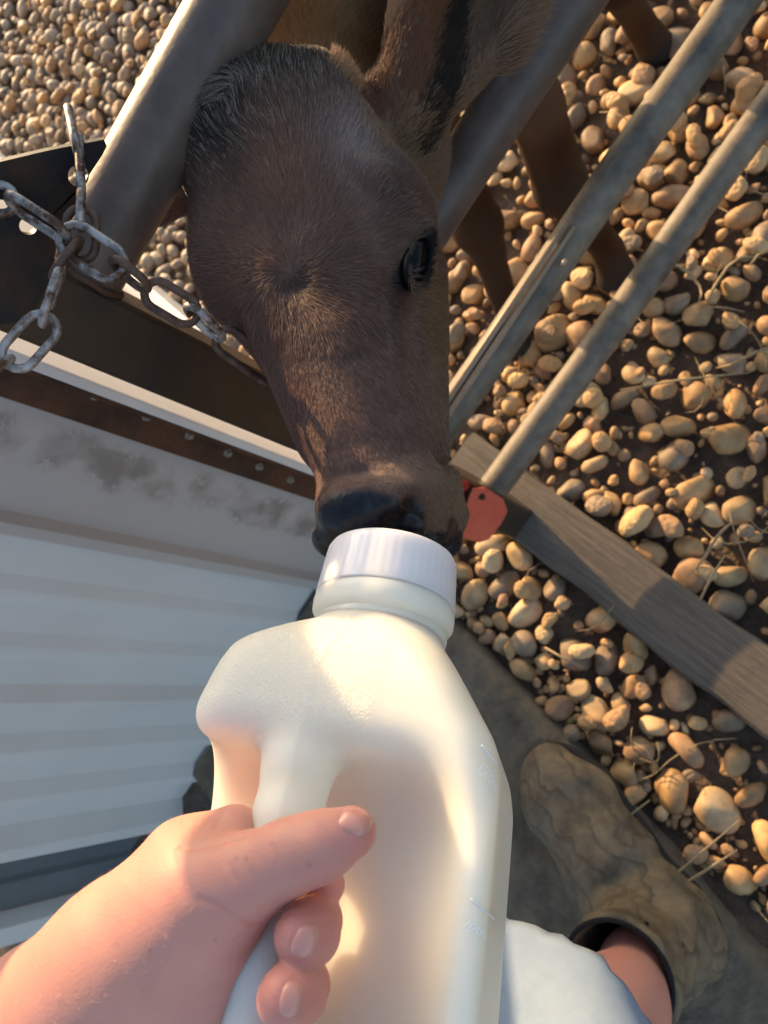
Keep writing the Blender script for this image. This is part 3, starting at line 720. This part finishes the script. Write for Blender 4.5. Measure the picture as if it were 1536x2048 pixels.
eo = np.abs(((Rt-EYE)@EA.T)/np.array([.0066, .0178, .016])); ok_ = np.linalg.norm(eo, axis=1) > 1.0
Rt = Rt[ok_]; N = N[ok_]; NH = len(Rt)
u, v = head_coords(Rt); q = Rt-P(600, 450, .5); s, l, h = q@HS, q@HL, q@HD
whorl = pw = P(588, 560, .455); T0 = Rt-whorl; T0 -= N*(T0*N).sum(1)[:, None]; rr = np.linalg.norm(T0, axis=1)[:, None]+1e-6
D = T0/rr
sw = np.cross(N, D); D = D+sw*(.55*np.exp(-rr/.03))                      # slight swirl
D += sw*vnoise(Rt, 60, 11)[:, None]*.22
poll = np.exp(-(((s+.015)/.055)**2+((l+.075)/.035)**2)); D += (np.stack([vnoise(Rt, 110, 20+k) for k in range(3)], 1))*poll[:, None]*1.0
D += rng.normal(size=D.shape)*.10
D -= N*(D*N).sum(1)[:, None]; D /= np.linalg.norm(D, axis=1)[:, None]+1e-9
L = .0062+.003*rng.random(NH); L += .011*poll; L *= np.where(v > 700, .62, 1.0)*np.where(v > 930, .6, 1.0)
isear = (np.abs((Rt-EARC)@A_er[2]) < .035) & (np.abs((Rt-EARC)@earRl) < .12) & (np.abs((Rt-EARC)@A_er[0]) < .06)
edge = isear & ((Rt-EARC)@A_er[0] > .018) ; right_edge = isear & (((Rt-EARC)@dirw([1, 0, 0])) > .02)
D[isear] = nrm(earRl)*.8+N[isear]*.2+rng.normal(size=(isear.sum(), 3))*.15; D[right_edge] += dirw([.9, .6, -.2])*.55
D -= N*(D*N).sum(1)[:, None]*.5; D /= np.linalg.norm(D, axis=1)[:, None]+1e-9
L[right_edge] *= 3.2
ns = nose_w(Rt); L *= (1-.7*ns)
lift = (.24+.20*rng.random(NH)+.35*poll)[:, None]
pts = np.zeros((NH, 4, 3)); t = np.array([0, .35, .7, 1.0])
for k in range(4): pts[:, k] = Rt-N*.0004+(D*t[k]+N*lift*(t[k]-.55*t[k]**2))*L[:, None]
hc = coat(Rt); br = (.62+.68*rng.random(NH)**1.2)[:, None]; hc = hc*br
glintw = (rng.random(NH) < .42*poll+.004)[:, None]; hc = np.where(glintw, np.array([.30, .25, .18])*rng.uniform(.5, 1.2, (NH, 1)), hc)  # pale poll hairs stand for glints of sun, put into the colour
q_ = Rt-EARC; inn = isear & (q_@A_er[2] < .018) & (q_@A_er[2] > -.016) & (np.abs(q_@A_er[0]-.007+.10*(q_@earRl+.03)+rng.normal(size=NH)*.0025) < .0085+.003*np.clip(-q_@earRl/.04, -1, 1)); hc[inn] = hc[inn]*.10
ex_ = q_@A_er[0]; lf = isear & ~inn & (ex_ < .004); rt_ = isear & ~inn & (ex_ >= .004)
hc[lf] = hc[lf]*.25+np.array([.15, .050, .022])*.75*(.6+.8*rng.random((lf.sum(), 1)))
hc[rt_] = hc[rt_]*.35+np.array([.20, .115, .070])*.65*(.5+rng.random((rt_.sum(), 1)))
rim = isear & (ex_ < -.034); hc[rim] = np.array([.34, .18, .09])*(.7+.5*rng.random((rim.sum(), 1)))  # sunlit edge of the ear painted as paler hair
hc = hc*(1-ns[:, None])+np.array([.03, .025, .022])*ns[:, None]
cu = bpy.data.hair_curves.new('fur'); cu.add_curves([4]*NH)
off_ = np.asarray(calf.location)
cu.attributes['position'].data.foreach_set('vector', (pts-off_).astype(np.float32).ravel()) if 'position' in cu.attributes else None
ra = cu.attributes.new('radius', 'FLOAT', 'POINT') if 'radius' not in cu.attributes else cu.attributes['radius']
ra.data.foreach_set('value', np.tile(np.array([.00017, .00015, .00010, .00003], np.float32), NH))
ca = cu.attributes.new('col', 'FLOAT_COLOR', 'CURVE'); ca.data.foreach_set('color', np.concatenate([hc, np.ones((NH, 1))], 1).astype(np.float32).ravel())
cu.materials.append(m_fur); fo = bpy.data.objects.new('fur', cu); COL.objects.link(fo); fo.parent = calf

# eyelashes along the upper lid
NLs = 70; tl = rng.uniform(-1.1, 1.1, NLs); el0 = EYE+EA[2]*.0022+EA[0]*(-.0064*np.cos(tl))[:, None]+EA[1]*(.0170*np.sin(tl))[:, None]
dl = -EA[0]*.15+EA[2]*.9+EA[1]*(np.sin(tl)*.3)[:, None]+rng.normal(size=(NLs, 3))*.1; dl2 = EA[0]*1.0+EA[2]*.35+HL*.35
Ll = rng.uniform(.006, .010, NLs)[:, None]; pl = np.stack([el0, el0+dl*Ll*.45, el0+dl*Ll*.6+dl2*Ll*.45, el0+dl*Ll*.62+dl2*Ll*.8], 1)
cl = bpy.data.hair_curves.new('eyelashes'); cl.add_curves([4]*NLs); cl.attributes['position'].data.foreach_set('vector', (pl-off_).astype(np.float32).ravel())
rl_ = cl.attributes.new('radius', 'FLOAT', 'POINT'); rl_.data.foreach_set('value', np.tile(np.array([.00016, .00014, .0001, .00003], np.float32), NLs))
cl.materials.append(mat('black lash', (.006, .005, .005), .5)); lo_ = bpy.data.objects.new('eyelashes', cl); COL.objects.link(lo_); lo_.parent = calf
# ================================================================== THE MILK BOTTLE
BA = dirw([-.15, .866, -.477]); BC = P(775, 1178, .376)
BV = dirw([-.25, -.1, -.97]); BV -= BA*(BV@BA); BV /= np.linalg.norm(BV); BU = np.cross(BV, BA)
if (M3.T@BU)[0] < 0: BU = -BU
BM = np.array([BU, BV, BA])          # local u (right), v (front), s (towards the bottom)
def b2w(q): return np.asarray(q)@BM+BC
def w2b(p): return (p-BC)@BM.T
sS = [-.02, .026, .034, .045, .060, .078, .092, .10, .225, .236, .245]
tWR = [.030, .030, .034, .0415, .0510, .0625, .0650, .065, .064, .058, .045]
tWL = [.030, .031, .045, .0580, .0605, .0640, .0655, .066, .065, .058, .045]
tDF = [.030, .031, .040, .0485, .0520, .0525, .053, .053, .052, .047, .036]
tDB = [.030, .031, .034, .040, .047, .051, .052, .052, .052, .047, .036]
def sm(x, t): 
    return (np.interp(x-.004, sS, t)+np.interp(x-.002, sS, t)+np.interp(x, sS, t)+np.interp(x+.002, sS, t)+np.interp(x+.004, sS, t))/5
def f_bottle_local(q):
    u, v, s = q[:, 0], q[:, 1], q[:, 2]
    w = np.where(u > 0, sm(s, tWR), sm(s, tWL)); d = np.where(v > 0, sm(s, tDF), sm(s, tDB))
    c = np.interp(s, [.024, .036, .055, .085, .11], [.0305, .027, .020, .0165, .0150]); c = np.minimum(c, np.minimum(w, d)*.999)
    ax, ay = np.abs(u)-w+c, np.abs(v)-d+c
    f = (np.sqrt(np.maximum(ax, 0)**2+np.maximum(ay, 0)**2)+np.minimum(np.maximum(ax, ay), 0)-c)*np.interp(s, [.065, .110], [.72, 1.])
    f = smax(f, s-.243, .012); f = smax(f, -s-.004, .002)
    # hollow behind the handle, open to the left side
    c = np.array([-.0190, .046, .159]); hs = np.array([.0735, .040, .070]); r = .030
    qq = q.copy(); qq[:, 1] -= .42*np.clip(u-.004, 0, .05)+.06*np.clip(s-.13, 0, .1)
    a = np.abs(qq-c)-hs+r; box = np.linalg.norm(np.maximum(a, 0), axis=1)+np.minimum(a.max(1), 0)-r
    f = smax(f, -box, .018)
    # handle bar bridging the hollow
    hb = s_chain(q, [((-.0135, .030, .078), .016), ((-.0140, .0370, .094), .0130), ((-.0135, .0395, .115), .0120), ((-.012, .0390, .16), .0120), ((-.010, .036, .205), .0130), ((-.010, .028, .232), .018)], .008)
    f = smin(f, hb, .008)
    return f
fb = lambda p: f_bottle_local(w2b(p))
Vb, Qb = sdf_mesh(f_bottle_local, (-.078, -.062, -.006), (.076, .064, .250), .0013)
m_bot = mat('milk filled plastic', (.84, .785, .645), .36, spec=.45, sss=1.0, sssr=(1, .9, .75), sssc=.022)
nt = m_bot.node_tree; b_ = nt.nodes['Principled BSDF']; tc = [n for n in nt.nodes if n.type == 'TEX_COORD'][0]
# moulded stipple on the shoulder above the handle: a raised leather grain inside a rounded patch
vo = nt.nodes.new('ShaderNodeTexNoise'); vo.inputs['Scale'].default_value = 900; vo.inputs['Detail'].default_value = 2; nt.links.new(tc.outputs['Object'], vo.inputs['Vector'])
at = nt.nodes.new('ShaderNodeAttribute'); at.attribute_name = 'grain'; mu = nt.nodes.new('ShaderNodeMath'); mu.operation = 'MULTIPLY'
nt.links.new(vo.outputs['Fac'], mu.inputs[0]); nt.links.new(at.outputs['Fac'], mu.inputs[1])
n3 = nt.nodes.new('ShaderNodeTexNoise'); n3.inputs['Scale'].default_value = 55; nt.links.new(tc.outputs['Object'], n3.inputs['Vector'])
b0 = nt.nodes.new('ShaderNodeBump'); b0.inputs['Strength'].default_value = .10; b0.inputs['Distance'].default_value = .001; nt.links.new(n3.outputs['Fac'], b0.inputs['Height'])
bp = nt.nodes.new('ShaderNodeBump'); bp.inputs['Strength'].default_value = .9; bp.inputs['Distance'].default_value = .0011
nt.links.new(mu.outputs[0], bp.inputs['Height']); nt.links.new(b0.outputs[0], bp.inputs['Normal']); nt.links.new(bp.outputs[0], b_.inputs['Normal'])
bottle = empty('milk_bottle', b2w((0, 0, .243)), 'big white milk bottle with ribbed cap held to the mouth of the calf', 'bottle')
Wb = b2w(Vb); bv = bvh_of(Wb, Qb)
seam = [pix_hit(bv, *p)[0] for p in dens([(700, 1232), (660, 1280), (628, 1330), (606, 1420), (588, 1490), (572, 1560), (556, 1640), (540, 1740)], 6)]
seam = [np.array(p) for p in seam if p is not None]
Wb = crease(Wb, fb, seam, .0008, .0008, .0006)
bodyo = mesh_obj('bottle_body', Wb, Qb, m_bot, bottle)
gu, gv, gs = Vb[:, 0], Vb[:, 1], Vb[:, 2]
gr = np.clip((gu+.058)/.006, 0, 1)*np.clip((.020-gu)/.006, 0, 1)*np.clip((gs-.036)/.006, 0, 1)*np.clip((.088-gs)/.014, 0, 1)*(gv > 0)
ag = bodyo.data.attributes.new('grain', 'FLOAT', 'POINT'); ag.data.foreach_set('value', gr.astype(np.float32))
# lathed neck ring, cap and teat (local profile r, s)
def lathe(prof, name, m, parent, n=96, ribs=None):
    V = []; Fc = []
    for (r, s) in prof:
        for k in range(n):
            a = 2*math.pi*k/n; rr = r
            if ribs and ribs[0] <= s <= ribs[1] and (k % 4) in (0, 1): rr += .00016
            V.append(b2w((rr*math.cos(a), rr*math.sin(a), s)))
    for i in range(len(prof)-1):
        for k in range(n): Fc.append((i*n+k, i*n+(k+1) % n, (i+1)*n+(k+1) % n, (i+1)*n+k))
    Fc.append(tuple(range(n))[::-1]); Fc.append(tuple((len(prof)-1)*n+k for k in range(n)))
    o = mesh_obj(name, V, Fc, m, parent); autosmooth(o, 50); return o
m_ring = mat('bottle neck plastic', (.86, .80, .66), .36, spec=.45, sss=1.0, sssr=(1, .9, .75), sssc=.016)
lathe([(.028, .0075), (.0322, .0080), (.0338, .0095), (.0342, .013), (.0340, .017), (.0325, .0195), (.0312, .021), (.0318, .0235), (.0312, .0275), (.029, .031), (.026, .033)], 'neck_ring', m_ring, bottle)
m_cap = mat('pearly white cap plastic', (.78, .75, .74), .30, spec=.5, sss=.9, sssr=(1, .9, .95), sssc=.014, bump=.05, bscale=300)
lathe([(.012, -.0185), (.0292, -.0180), (.0312, -.0170), (.0322, -.0150), (.0324, -.012), (.0330, -.004), (.0335, .003), (.0338, .0062), (.0340, .0080), (.0332, .0086), (.0325, .0087)], 'cap', m_cap, bottle, n=192, ribs=(-.0145, .0035))
m_teat = mat('red brown rubber teat', (.25, .07, .04), .45, sss=.2)
lathe([(.0125, -.0185), (.0115, -.021), (.009, -.025), (.0075, -.029), (.004, -.031)], 'teat', m_teat, bottle, n=48)
# moulded graduations: short line and figures on the side face
m_mark = mat('raised plastic marking', (.97, .97, .93), .4, sss=.3, sssr=(1, .9, .7), sssc=.004)
def on_side(px, py):
    h, n = pix_hit(bv, px, py); return np.array(h), np.array(n)
def line_mark(a, b):
    pts = []
    for k in range(9):
        h, n = on_side(a[0]+(b[0]-a[0])*k/8, a[1]+(b[1]-a[1])*k/8); pts.append(h+n*.0002)
    mb = MB(); mb.tube(pts, .00035, 6); mb.obj('graduation_line', m_mark, bottle, smooth=True)
def text_mark(txt, p0, p1, hgt_px):
    """figures running along the side face, lifted just off the plastic"""
    cu = bpy.data.curves.new('mark', 'FONT'); cu.body = txt; cu.size = 1; cu.extrude = 0; cu.resolution_u = 3
    t = bpy.data.objects.new('tmp', cu); COL.objects.link(t); dg = bpy.context.evaluated_depsgraph_get(); me = bpy.data.meshes.new_from_object(t.evaluated_get(dg)); bpy.data.objects.remove(t)
    V = np.array([v.co[:] for v in me.vertices]); Fc = [tuple(f.vertices) for f in me.polygons]; bpy.data.meshes.remove(me)
    w = V[:, 0].max(); h_, n_ = on_side(*p0); e, _ = on_side(*p1); ax = e-h_; Lw = np.linalg.norm(ax); ax /= Lw; up = np.cross(n_, ax); 
    if (up@BA) > 0: up = -up
    W = []
    for x, y, _z in V:
        q = h_+ax*(x/w*Lw)+up*(y*hgt_px*.00022)
        loc, nn, _i, _d = bv.find_nearest(Vector(q)); nn = np.array(nn); nn = nn if nn@n_ > 0 else -nn; W.append(np.array(loc)+nn*.0008)
    mesh_obj('graduation_figures', W, Fc, m_mark, bottle, smooth=False)
line_mark((962, 1490), (995, 1532)); text_mark('1500ml', (950, 1540), (986, 1584), 30)
line_mark((940, 1797), (988, 1838)); text_mark('1000ml', (924, 1852), (972, 1890), 34)

# ================================================================== THE PERSON
ZK = 1.0
def px(u, v, z, r): return (P(u, v, z), r*z/F)
HANDS = dict(
  arm=[px(-420, 2560, .36, 140), px(95, 2085, .300, 152), px(262, 1935, .284, 142), px(395, 1800, .274, 112)],
)
BZ_ = .0
def f_hand(p):
    d = s_chain(p, HANDS['arm'], .03)
    d = smin(d, s_chain(p, [px(340, 1790, .280, 95), px(372, 1722, .284, 72), px(470, 1668, .288, 56)], .01), .012)       # back of hand / index knuckle
    d = smin(d, s_chain(p, [px(400, 1845, .272, 105), px(452, 1880, .270, 62), px(420, 1965, .272, 80)], .012), .016)            # heel of the palm
    d = smin(d, s_chain(p, [px(330, 1960, .282, 130), px(400, 1990, .276, 92)], .012), .016)
    th_ = s_chain(p, [px(420, 1785, .266, 96), px(500, 1752, .259, 78), px(580, 1712, .254, 66), px(640, 1692, .252, 61), px(703, 1664, .252, 50)], .006)   # thumb
    d = smin(d, th_, .012)
    # knuckle fullness of the thumb joint and ball
    d = smin(d, s_ell(p, P(470, 1800, .262), (.0085, .010, .008)), .008)
    return d
def f_fing(p):
    a = s_chain(p, [px(455, 1672, .288, 52), px(560, 1705, .292, 44), px(636, 1742, .284, 41), px(650, 1770, .272, 34), px(646, 1774, .268, 31)], .004)
    b = s_chain(p, [px(430, 1790, .292, 50), px(570, 1828, .288, 50), px(630, 1842, .270, 50), px(618, 1866, .253, 58), px(602, 1872, .248, 54)], .004)
    c = s_chain(p, [px(420, 1900, .286, 52), px(560, 1955, .280, 50), px(605, 1970, .262, 50), px(588, 1990, .244, 60), px(572, 1997, .239, 58)], .004)
    e = s_chain(p, [px(410, 2020, .282, 48), px(540, 2080, .274, 46), px(585, 2100, .258, 44), px(560, 2125, .238, 52)], .004)
    return a, b, c, e
def f_skin(p):
    d = f_hand(p)
    for g in f_fing(p): d = smin(d, g, .0022)
    return d
Vh, Qh = sdf_mesh(f_skin, np.minimum.reduce([P(-420, 2560, .36), P(660, 1600, .25), P(500, 2100, .29)])-.05, np.maximum.reduce([P(-420, 2560, .36), P(720, 1600, .25), P(300, 1600, .29), P(500, 2100, .24)])+.05, .0011)
bh = bvh_of(Vh, Qh)
def hits(L, n=5):
    o = [pix_hit(bh, *p)[0] for p in dens(L, n)]; return [np.array(p) for p in o if p is not None]
NL = [(713, 1643, .93, .38, 33, 27), (610, 1884, .42, -.9, 38, 24), (582, 1998, .25, -.97, 38, 22)]
LOOPS = [([(cx_+1.08*(math.cos(t_)*ln_*ax_-math.sin(t_)*wd_*ay_), cy_+1.08*(math.cos(t_)*ln_*ay_+math.sin(t_)*wd_*ax_)) for t_ in [k_*math.pi/8 for k_ in range(17)]], .00055, -.00038) for cx_, cy_, ax_, ay_, ln_, wd_ in NL]
for L, sg, am in LOOPS+[([(582, 1640), (596, 1654), (606, 1672)], .0007, -.00045), ([(596, 1634), (612, 1652), (622, 1668)], .0006, -.0003),
                  ([(400, 1798), (440, 1812), (475, 1838), (505, 1850), (522, 1846)], .0010, -.0008), ([(362, 1694), (400, 1692), (440, 1684), (480, 1676)], .0013, -.0009),
                  ([(500, 1742), (522, 1770), (530, 1800)], .0007, -.0003), ([(470, 1752), (486, 1790)], .0007, -.00025),
                  ([(385, 1850), (410, 1880), (430, 1915)], .0009, -.00025), ([(556, 1840), (580, 1828), (612, 1822)], .0006, -.0003), ([(640, 1650), (650, 1668), (654, 1690)], .0006, -.0002), ([(540, 1690), (552, 1712), (556, 1738)], .0007, -.0003), ([(655, 1842), (640, 1850), (622, 1846)], .0007, -.0003), ([(470, 1880), (492, 1868), (508, 1856)], .0008, -.0004), ([(350, 1700), (362, 1722)], .0008, -.0003), ([(565, 1905), (570, 1925)], .0006, -.0002), ([(430, 1660), (438, 1640), (450, 1628)], .0007, -.0003), ([(455, 1728), (470, 1760)], .0008, -.0003), ([(300, 1830), (330, 1870)], .0009, -.0002)]:
    h_ = hits(L)
    if len(h_) > 1: Vh = crease(Vh, f_skin, h_, sg, am, .0006)
m_skin = mat('fair skin', (.60, .265, .20), .52, spec=.35, sss=.2, sssr=(1, .32, .18), sssc=.005, noise=.55, nscale=26, col2=(.68, .345, .27), bump=.32, bscale=820, bdist=.0005)
person = empty('person', (-.36, .02, .03), 'person in light blue shorts and a brown boot holding the milk bottle by its handle', 'person')
# leg inside the boot: same body mesh
BO = onG(1232, 1960, .255)      # centre of the boot opening
ANK = np.array([BO[0]+.004, BO[1]-.004, .10]); KNEE = np.array([BO[0]+.0, BO[1]-.045, .50])
def f_leg(p): return s_chain(p, [(ANK, .034), (ANK+[0, -.006, .10], .035), ((BO[0]+.004, BO[1]-.016, .30), .039), ((BO[0]+.002, BO[1]-.035, .42), .044), (KNEE, .050), ((BO[0]+.0, BO[1]-.10, .62), .064), ((BO[0]+.01, BO[1]-.2, .74), .075)], .03)
Vl, Ql = sdf_mesh(f_leg, (-.5, -.32, .03), (-.2, .12, .86), .006)
Vsk = np.concatenate([Vh, Vl]); su, sv = head_coords(Vsk)
rd = np.maximum.reduce([blob(su, sv, 725, 1690, 60, 60), blob(su, sv, 620, 1870, 90, 75), blob(su, sv, 585, 2000, 90, 75), blob(su, sv, 655, 1775, 60, 45), .5*blob(su, sv, 500, 1845, 60, 40)])
nz = .5+.5*vnoise(Vsk, 160, 31)*.6+.25*vnoise(Vsk, 420, 32)
sk = np.array([.61, .285, .215])[None]*(1+.07*(nz[:, None]-.5))*np.array([1, 1, 1]); sk = sk*(1-.5*rd[:, None])+np.array([.60, .17, .15])*.5*rd[:, None]
bl = np.clip(vnoise(Vsk, 75, 33), 0, 1)[:, None]*.22; sk = sk*(1-bl)+np.array([.64, .23, .18])*bl
for fu, fv, fr in [(472, 1718, 5), (492, 1717, 4), (618, 1730, 5), (386, 1785, 3), (300, 1900, 4), (430, 1880, 3)]:
    k_ = .55*blob(su, sv, fu, fv, fr, fr)[:, None]; sk = sk*(1-k_)+np.array([.28, .11, .07])*k_
ps = mesh_obj('body', np.concatenate([Vh, Vl]), np.concatenate([Qh, Ql+len(Vh)]), m_skin, person)
set_col(ps, sk); attr_color(m_skin)
m_nail = mat('fingernail', (.64, .29, .225), .28, spec=.5, sss=.3, sssr=(1, .4, .3), sssc=.003, coat=.2)
def nail(c, ax, ln, wd, name='fingernail', lift=.0005, n=2.6):
    ax = np.array(ax, float); ax /= np.linalg.norm(ax); wv = np.array([-ax[1], ax[0]]); G = 14; V = []; idx = {}
    for i in range(-G, G+1):
        for j in range(-G, G+1):
            a, b = i/G, j/G
            k = (abs(a)**n+abs(b)**n)**(1/n); m = max(abs(a), abs(b))
            if k > 0: a, b = a*m/k, b*m/k
            q = np.array(c)+ax*a*ln+wv*b*wd; h, nn = pix_hit(bh, *q)
            if h is None: idx[(i, j)] = None; continue
            e = max(abs(i), abs(j))/G; idx[(i, j)] = len(V); V.append(np.array(h)+np.array(nn)*(lift*(1-e**6)-.0002*e**6))
    Fc = []
    for i in range(-G, G):
        for j in range(-G, G):
            f = [idx[(i, j)], idx[(i+1, j)], idx[(i+1, j+1)], idx[(i, j+1)]]
            if None not in f: Fc.append(tuple(f))
    return mesh_obj(name, V, Fc, m_nail, person)
nail((712, 1642), (.93, .38), 33, 27, n=3.2)
# fine pale hairs on the forearm
tr = np.concatenate([Qh[:, [0, 1, 2]], Qh[:, [0, 2, 3]]]); T_ = Vh[tr]; ar_ = np.linalg.norm(np.cross(T_[:, 1]-T_[:, 0], T_[:, 2]-T_[:, 0]), axis=1)
uu_, vv_ = head_coords(T_.mean(1)); ar_ = ar_*np.clip((430-uu_)/150, 0, 1)*(uu_ > -200)*np.clip((vv_-1600)/100, 0, 1)
NA = 2600; ti_ = rng.choice(len(tr), NA, p=ar_/ar_.sum()); a1 = rng.dirichlet([1, 1, 1], NA); Ra = (T_[ti_]*a1[:, :, None]).sum(1)
Na = sdf_grad(f_skin, Ra, .001); Na /= np.linalg.norm(Na, axis=1)[:, None]; ad = nrm(P(300, 1900, .28)-P(60, 2120, .30)); sd_ = nrm(np.cross(ad, BV))
Da = ad*.75+sd_*.55+rng.normal(size=(NA, 3))*.18; Da -= Na*(Da*Na).sum(1)[:, None]; Da /= np.linalg.norm(Da, axis=1)[:, None]; La = rng.uniform(.0012, .0028, NA)[:, None]
pa = np.stack([Ra-Na*.0002, Ra+(Da*.5+Na*.22)*La, Ra+(Da+Na*.26)*La], 1)
ch = bpy.data.hair_curves.new('arm_hair'); ch.add_curves([3]*NA); ch.attributes['position'].data.foreach_set('vector', (pa-np.asarray(person.location)).astype(np.float32).ravel())
rh = ch.attributes.new('radius', 'FLOAT', 'POINT'); rh.data.foreach_set('value', np.tile(np.array([.00004, .00003, .00001], np.float32), NA))
ch.materials.append(mat('arm hair', (.62, .42, .28), .5)); ao = bpy.data.objects.new('arm_hair', ch); COL.objects.link(ao); ao.parent = person
nail((610, 1884), (.42, -.9), 38, 24, lift=.0004); nail((582, 1998), (.25, -.97), 38, 22, lift=.0004)
# shorts
m_short = mat('light blue cotton', (.215, .30, .43), .9, noise=.5, nscale=60, col2=(.26, .35, .48), bump=.3, bscale=900, bdist=.0006)
def shorts():
    V = []; Fc = []; n = 96; rows = 26
    for layer in (0, 1):
        for i in range(rows+1):
            t = i/rows; z = .545+t*.22; cx = -.390+.02*t; cy = -.012-.19*t; r0 = .142+.012*t-(.003*layer)
            for k in range(n):
                a = 2*math.pi*k/n; fold = .0045*math.sin(3*a+4*t)*(1-t*.3)+.0025*math.sin(9*a-6*t)+.0012*math.sin(37*a)*(1 if i == 0 else 0)
                r = r0+fold+(.0012 if i < 2 and layer == 0 else 0)
                V.append((cx+r*math.cos(a), cy+r*.95*math.sin(a), z+(.0018*math.sin(23*a)+.001*math.sin(61*a) if i == 0 else 0)+.012*math.cos(a-1)))
    m = (rows+1)*n
    for l in (0, 1):
        for i in range(rows):
            for k in range(n):
                f = (l*m+i*n+k, l*m+i*n+(k+1) % n, l*m+(i+1)*n+(k+1) % n, l*m+(i+1)*n+k); Fc.append(f if l == 0 else f[::-1])
    for k in range(n): Fc.append((k, m+k, m+(k+1) % n, (k+1) % n))
    return mesh_obj('shorts', V, Fc, m_short, person)
shorts()
# boot
m_boot = mat('brown camouflage rubber', (.085, .062, .038), .7, noise=.3, nscale=22, col2=(.24, .18, .105), bump=.5, bscale=60, bdist=.003)
nt = m_boot.node_tree   # reed-like streaks printed on the boot
b_ = nt.nodes['Principled BSDF']; rp = [n for n in nt.nodes if n.type == 'VALTORGB'][0]; tc = [n for n in nt.nodes if n.type == 'TEX_COORD'][0]
wv = nt.nodes.new('ShaderNodeTexWave'); wv.inputs['Scale'].default_value = 11; wv.inputs['Distortion'].default_value = 9; wv.inputs['Detail'].default_value = 3; wv.inputs['Detail Scale'].default_value = 1.5; wv.wave_profile = 'SAW'
nt.links.new(tc.outputs['Object'], wv.inputs['Vector']); cr = nt.nodes.new('ShaderNodeValToRGB'); cr.color_ramp.elements[0].position = .70; cr.color_ramp.elements[1].position = 1.0
mx = nt.nodes.new('ShaderNodeMix'); mx.data_type = 'RGBA'; mx.inputs[7].default_value = (.085, .066, .042, 1)
nt.links.new(wv.outputs['Fac'], cr.inputs[0]); nt.links.new(cr.outputs[0], mx.inputs[0]); nt.links.new(rp.outputs[0], mx.inputs[6]); nt.links.new(mx.outputs[2], b_.inputs['Base Color'])
BO = onG(1232, 1960, .255)      # centre of the boot opening
def f_boot(p):
    sh = s_cap(p, BO+[0, 0, .03], (BO[0]+.004, BO[1]-.004, .10), .0600, .052)
    heel = s_ell(p, (BO[0]+.004, BO[1]-.004, .065), (.060, .068, .062))
    ft = s_chain(p, [((BO[0]+.004, BO[1]+.02, .095), .058), ((BO[0]+.018, BO[1]+.10, .075), .054), ((BO[0]+.030, BO[1]+.17, .058), .053), ((BO[0]+.036, BO[1]+.212, .052), .042)], .03)
    d = smin(smin(sh, heel, .03), ft, .035)
    d = d+.0030*np.sin(p[:, 2]*95+p[:, 1]*70+3*np.sin(p[:, 0]*40))+.0016*np.sin(p[:, 1]*150+p[:, 0]*60)*np.clip((p[:, 1]-BO[1]+.03)/.03, 0, 1)*np.clip((.17-np.abs(p[:, 1]-BO[1]))/.1, 0, 1)
    d = smax(d, .036-p[:, 2], .004)
    d = smax(d, p[:, 2]-BO[2], .003)
    inn = s_cap(p, BO+[0, 0, .05], (BO[0]+.004, BO[1]-.004, .13), .0545, .046)
    return smax(d, -inn, .002)
Vo, Qo = sdf_mesh(f_boot, (BO[0]-.09, BO[1]-.1, .02), (BO[0]+.12, BO[1]+.30, .29), .0028)
mesh_obj('boot', Vo, Qo, m_boot, person)
m_lin = mat('black boot lining', (.006, .006, .007), .9)
bt = bpy.data.objects[-1] if False else None
mb = MB(); n = 48
mb.tube([BO+np.array([.0545*math.cos(2*math.pi*k/n), .0545*math.sin(2*math.pi*k/n), -.001]) for k in range(n)], .0028, 8, closed=True)
mb.obj('boot_lining_edge', m_lin, person, smooth=True)
V = []; Fc = []
for i in range(8):
    for k in range(n): a = 2*math.pi*k/n; r = .0532-.0085*i/7; V.append((BO[0]+r*math.cos(a)+.004*i/7, BO[1]+r*math.sin(a)-.004*i/7, BO[2]-.003-.125*i/7))
for i in range(7):
    for k in range(n): Fc.append((i*n+k, (i+1)*n+k, (i+1)*n+(k+1) % n, i*n+(k+1) % n))
Fc.append(tuple(7*n+k for k in range(n)))
mesh_obj('boot_lining', V, Fc, m_lin, person)
m_sole = mat('black rubber sole', (.02, .018, .015), .8)
fs = lambda p: smax(smax(f_boot_outline(p)-.004, p[:, 2]-.045, .002), .028-p[:, 2], .002)
def f_boot_outline(p):
    q = p.copy(); q[:, 2] = .06
    heel = s_ell(q, (BO[0]+.004, BO[1]-.004, .06), (.050, .062, .058))
    return smin(heel, s_chain(q, [((BO[0]+.004, BO[1]+.02, .06), .050), ((BO[0]+.018, BO[1]+.10, .06), .047), ((BO[0]+.030, BO[1]+.17, .06), .050), ((BO[0]+.036, BO[1]+.212, .06), .040)], .03), .03)
Vs, Qs = sdf_mesh(fs, (BO[0]-.09, BO[1]-.1, .02), (BO[0]+.12, BO[1]+.30, .06), .003)
mesh_obj('boot_sole', Vs, Qs, m_sole, person)
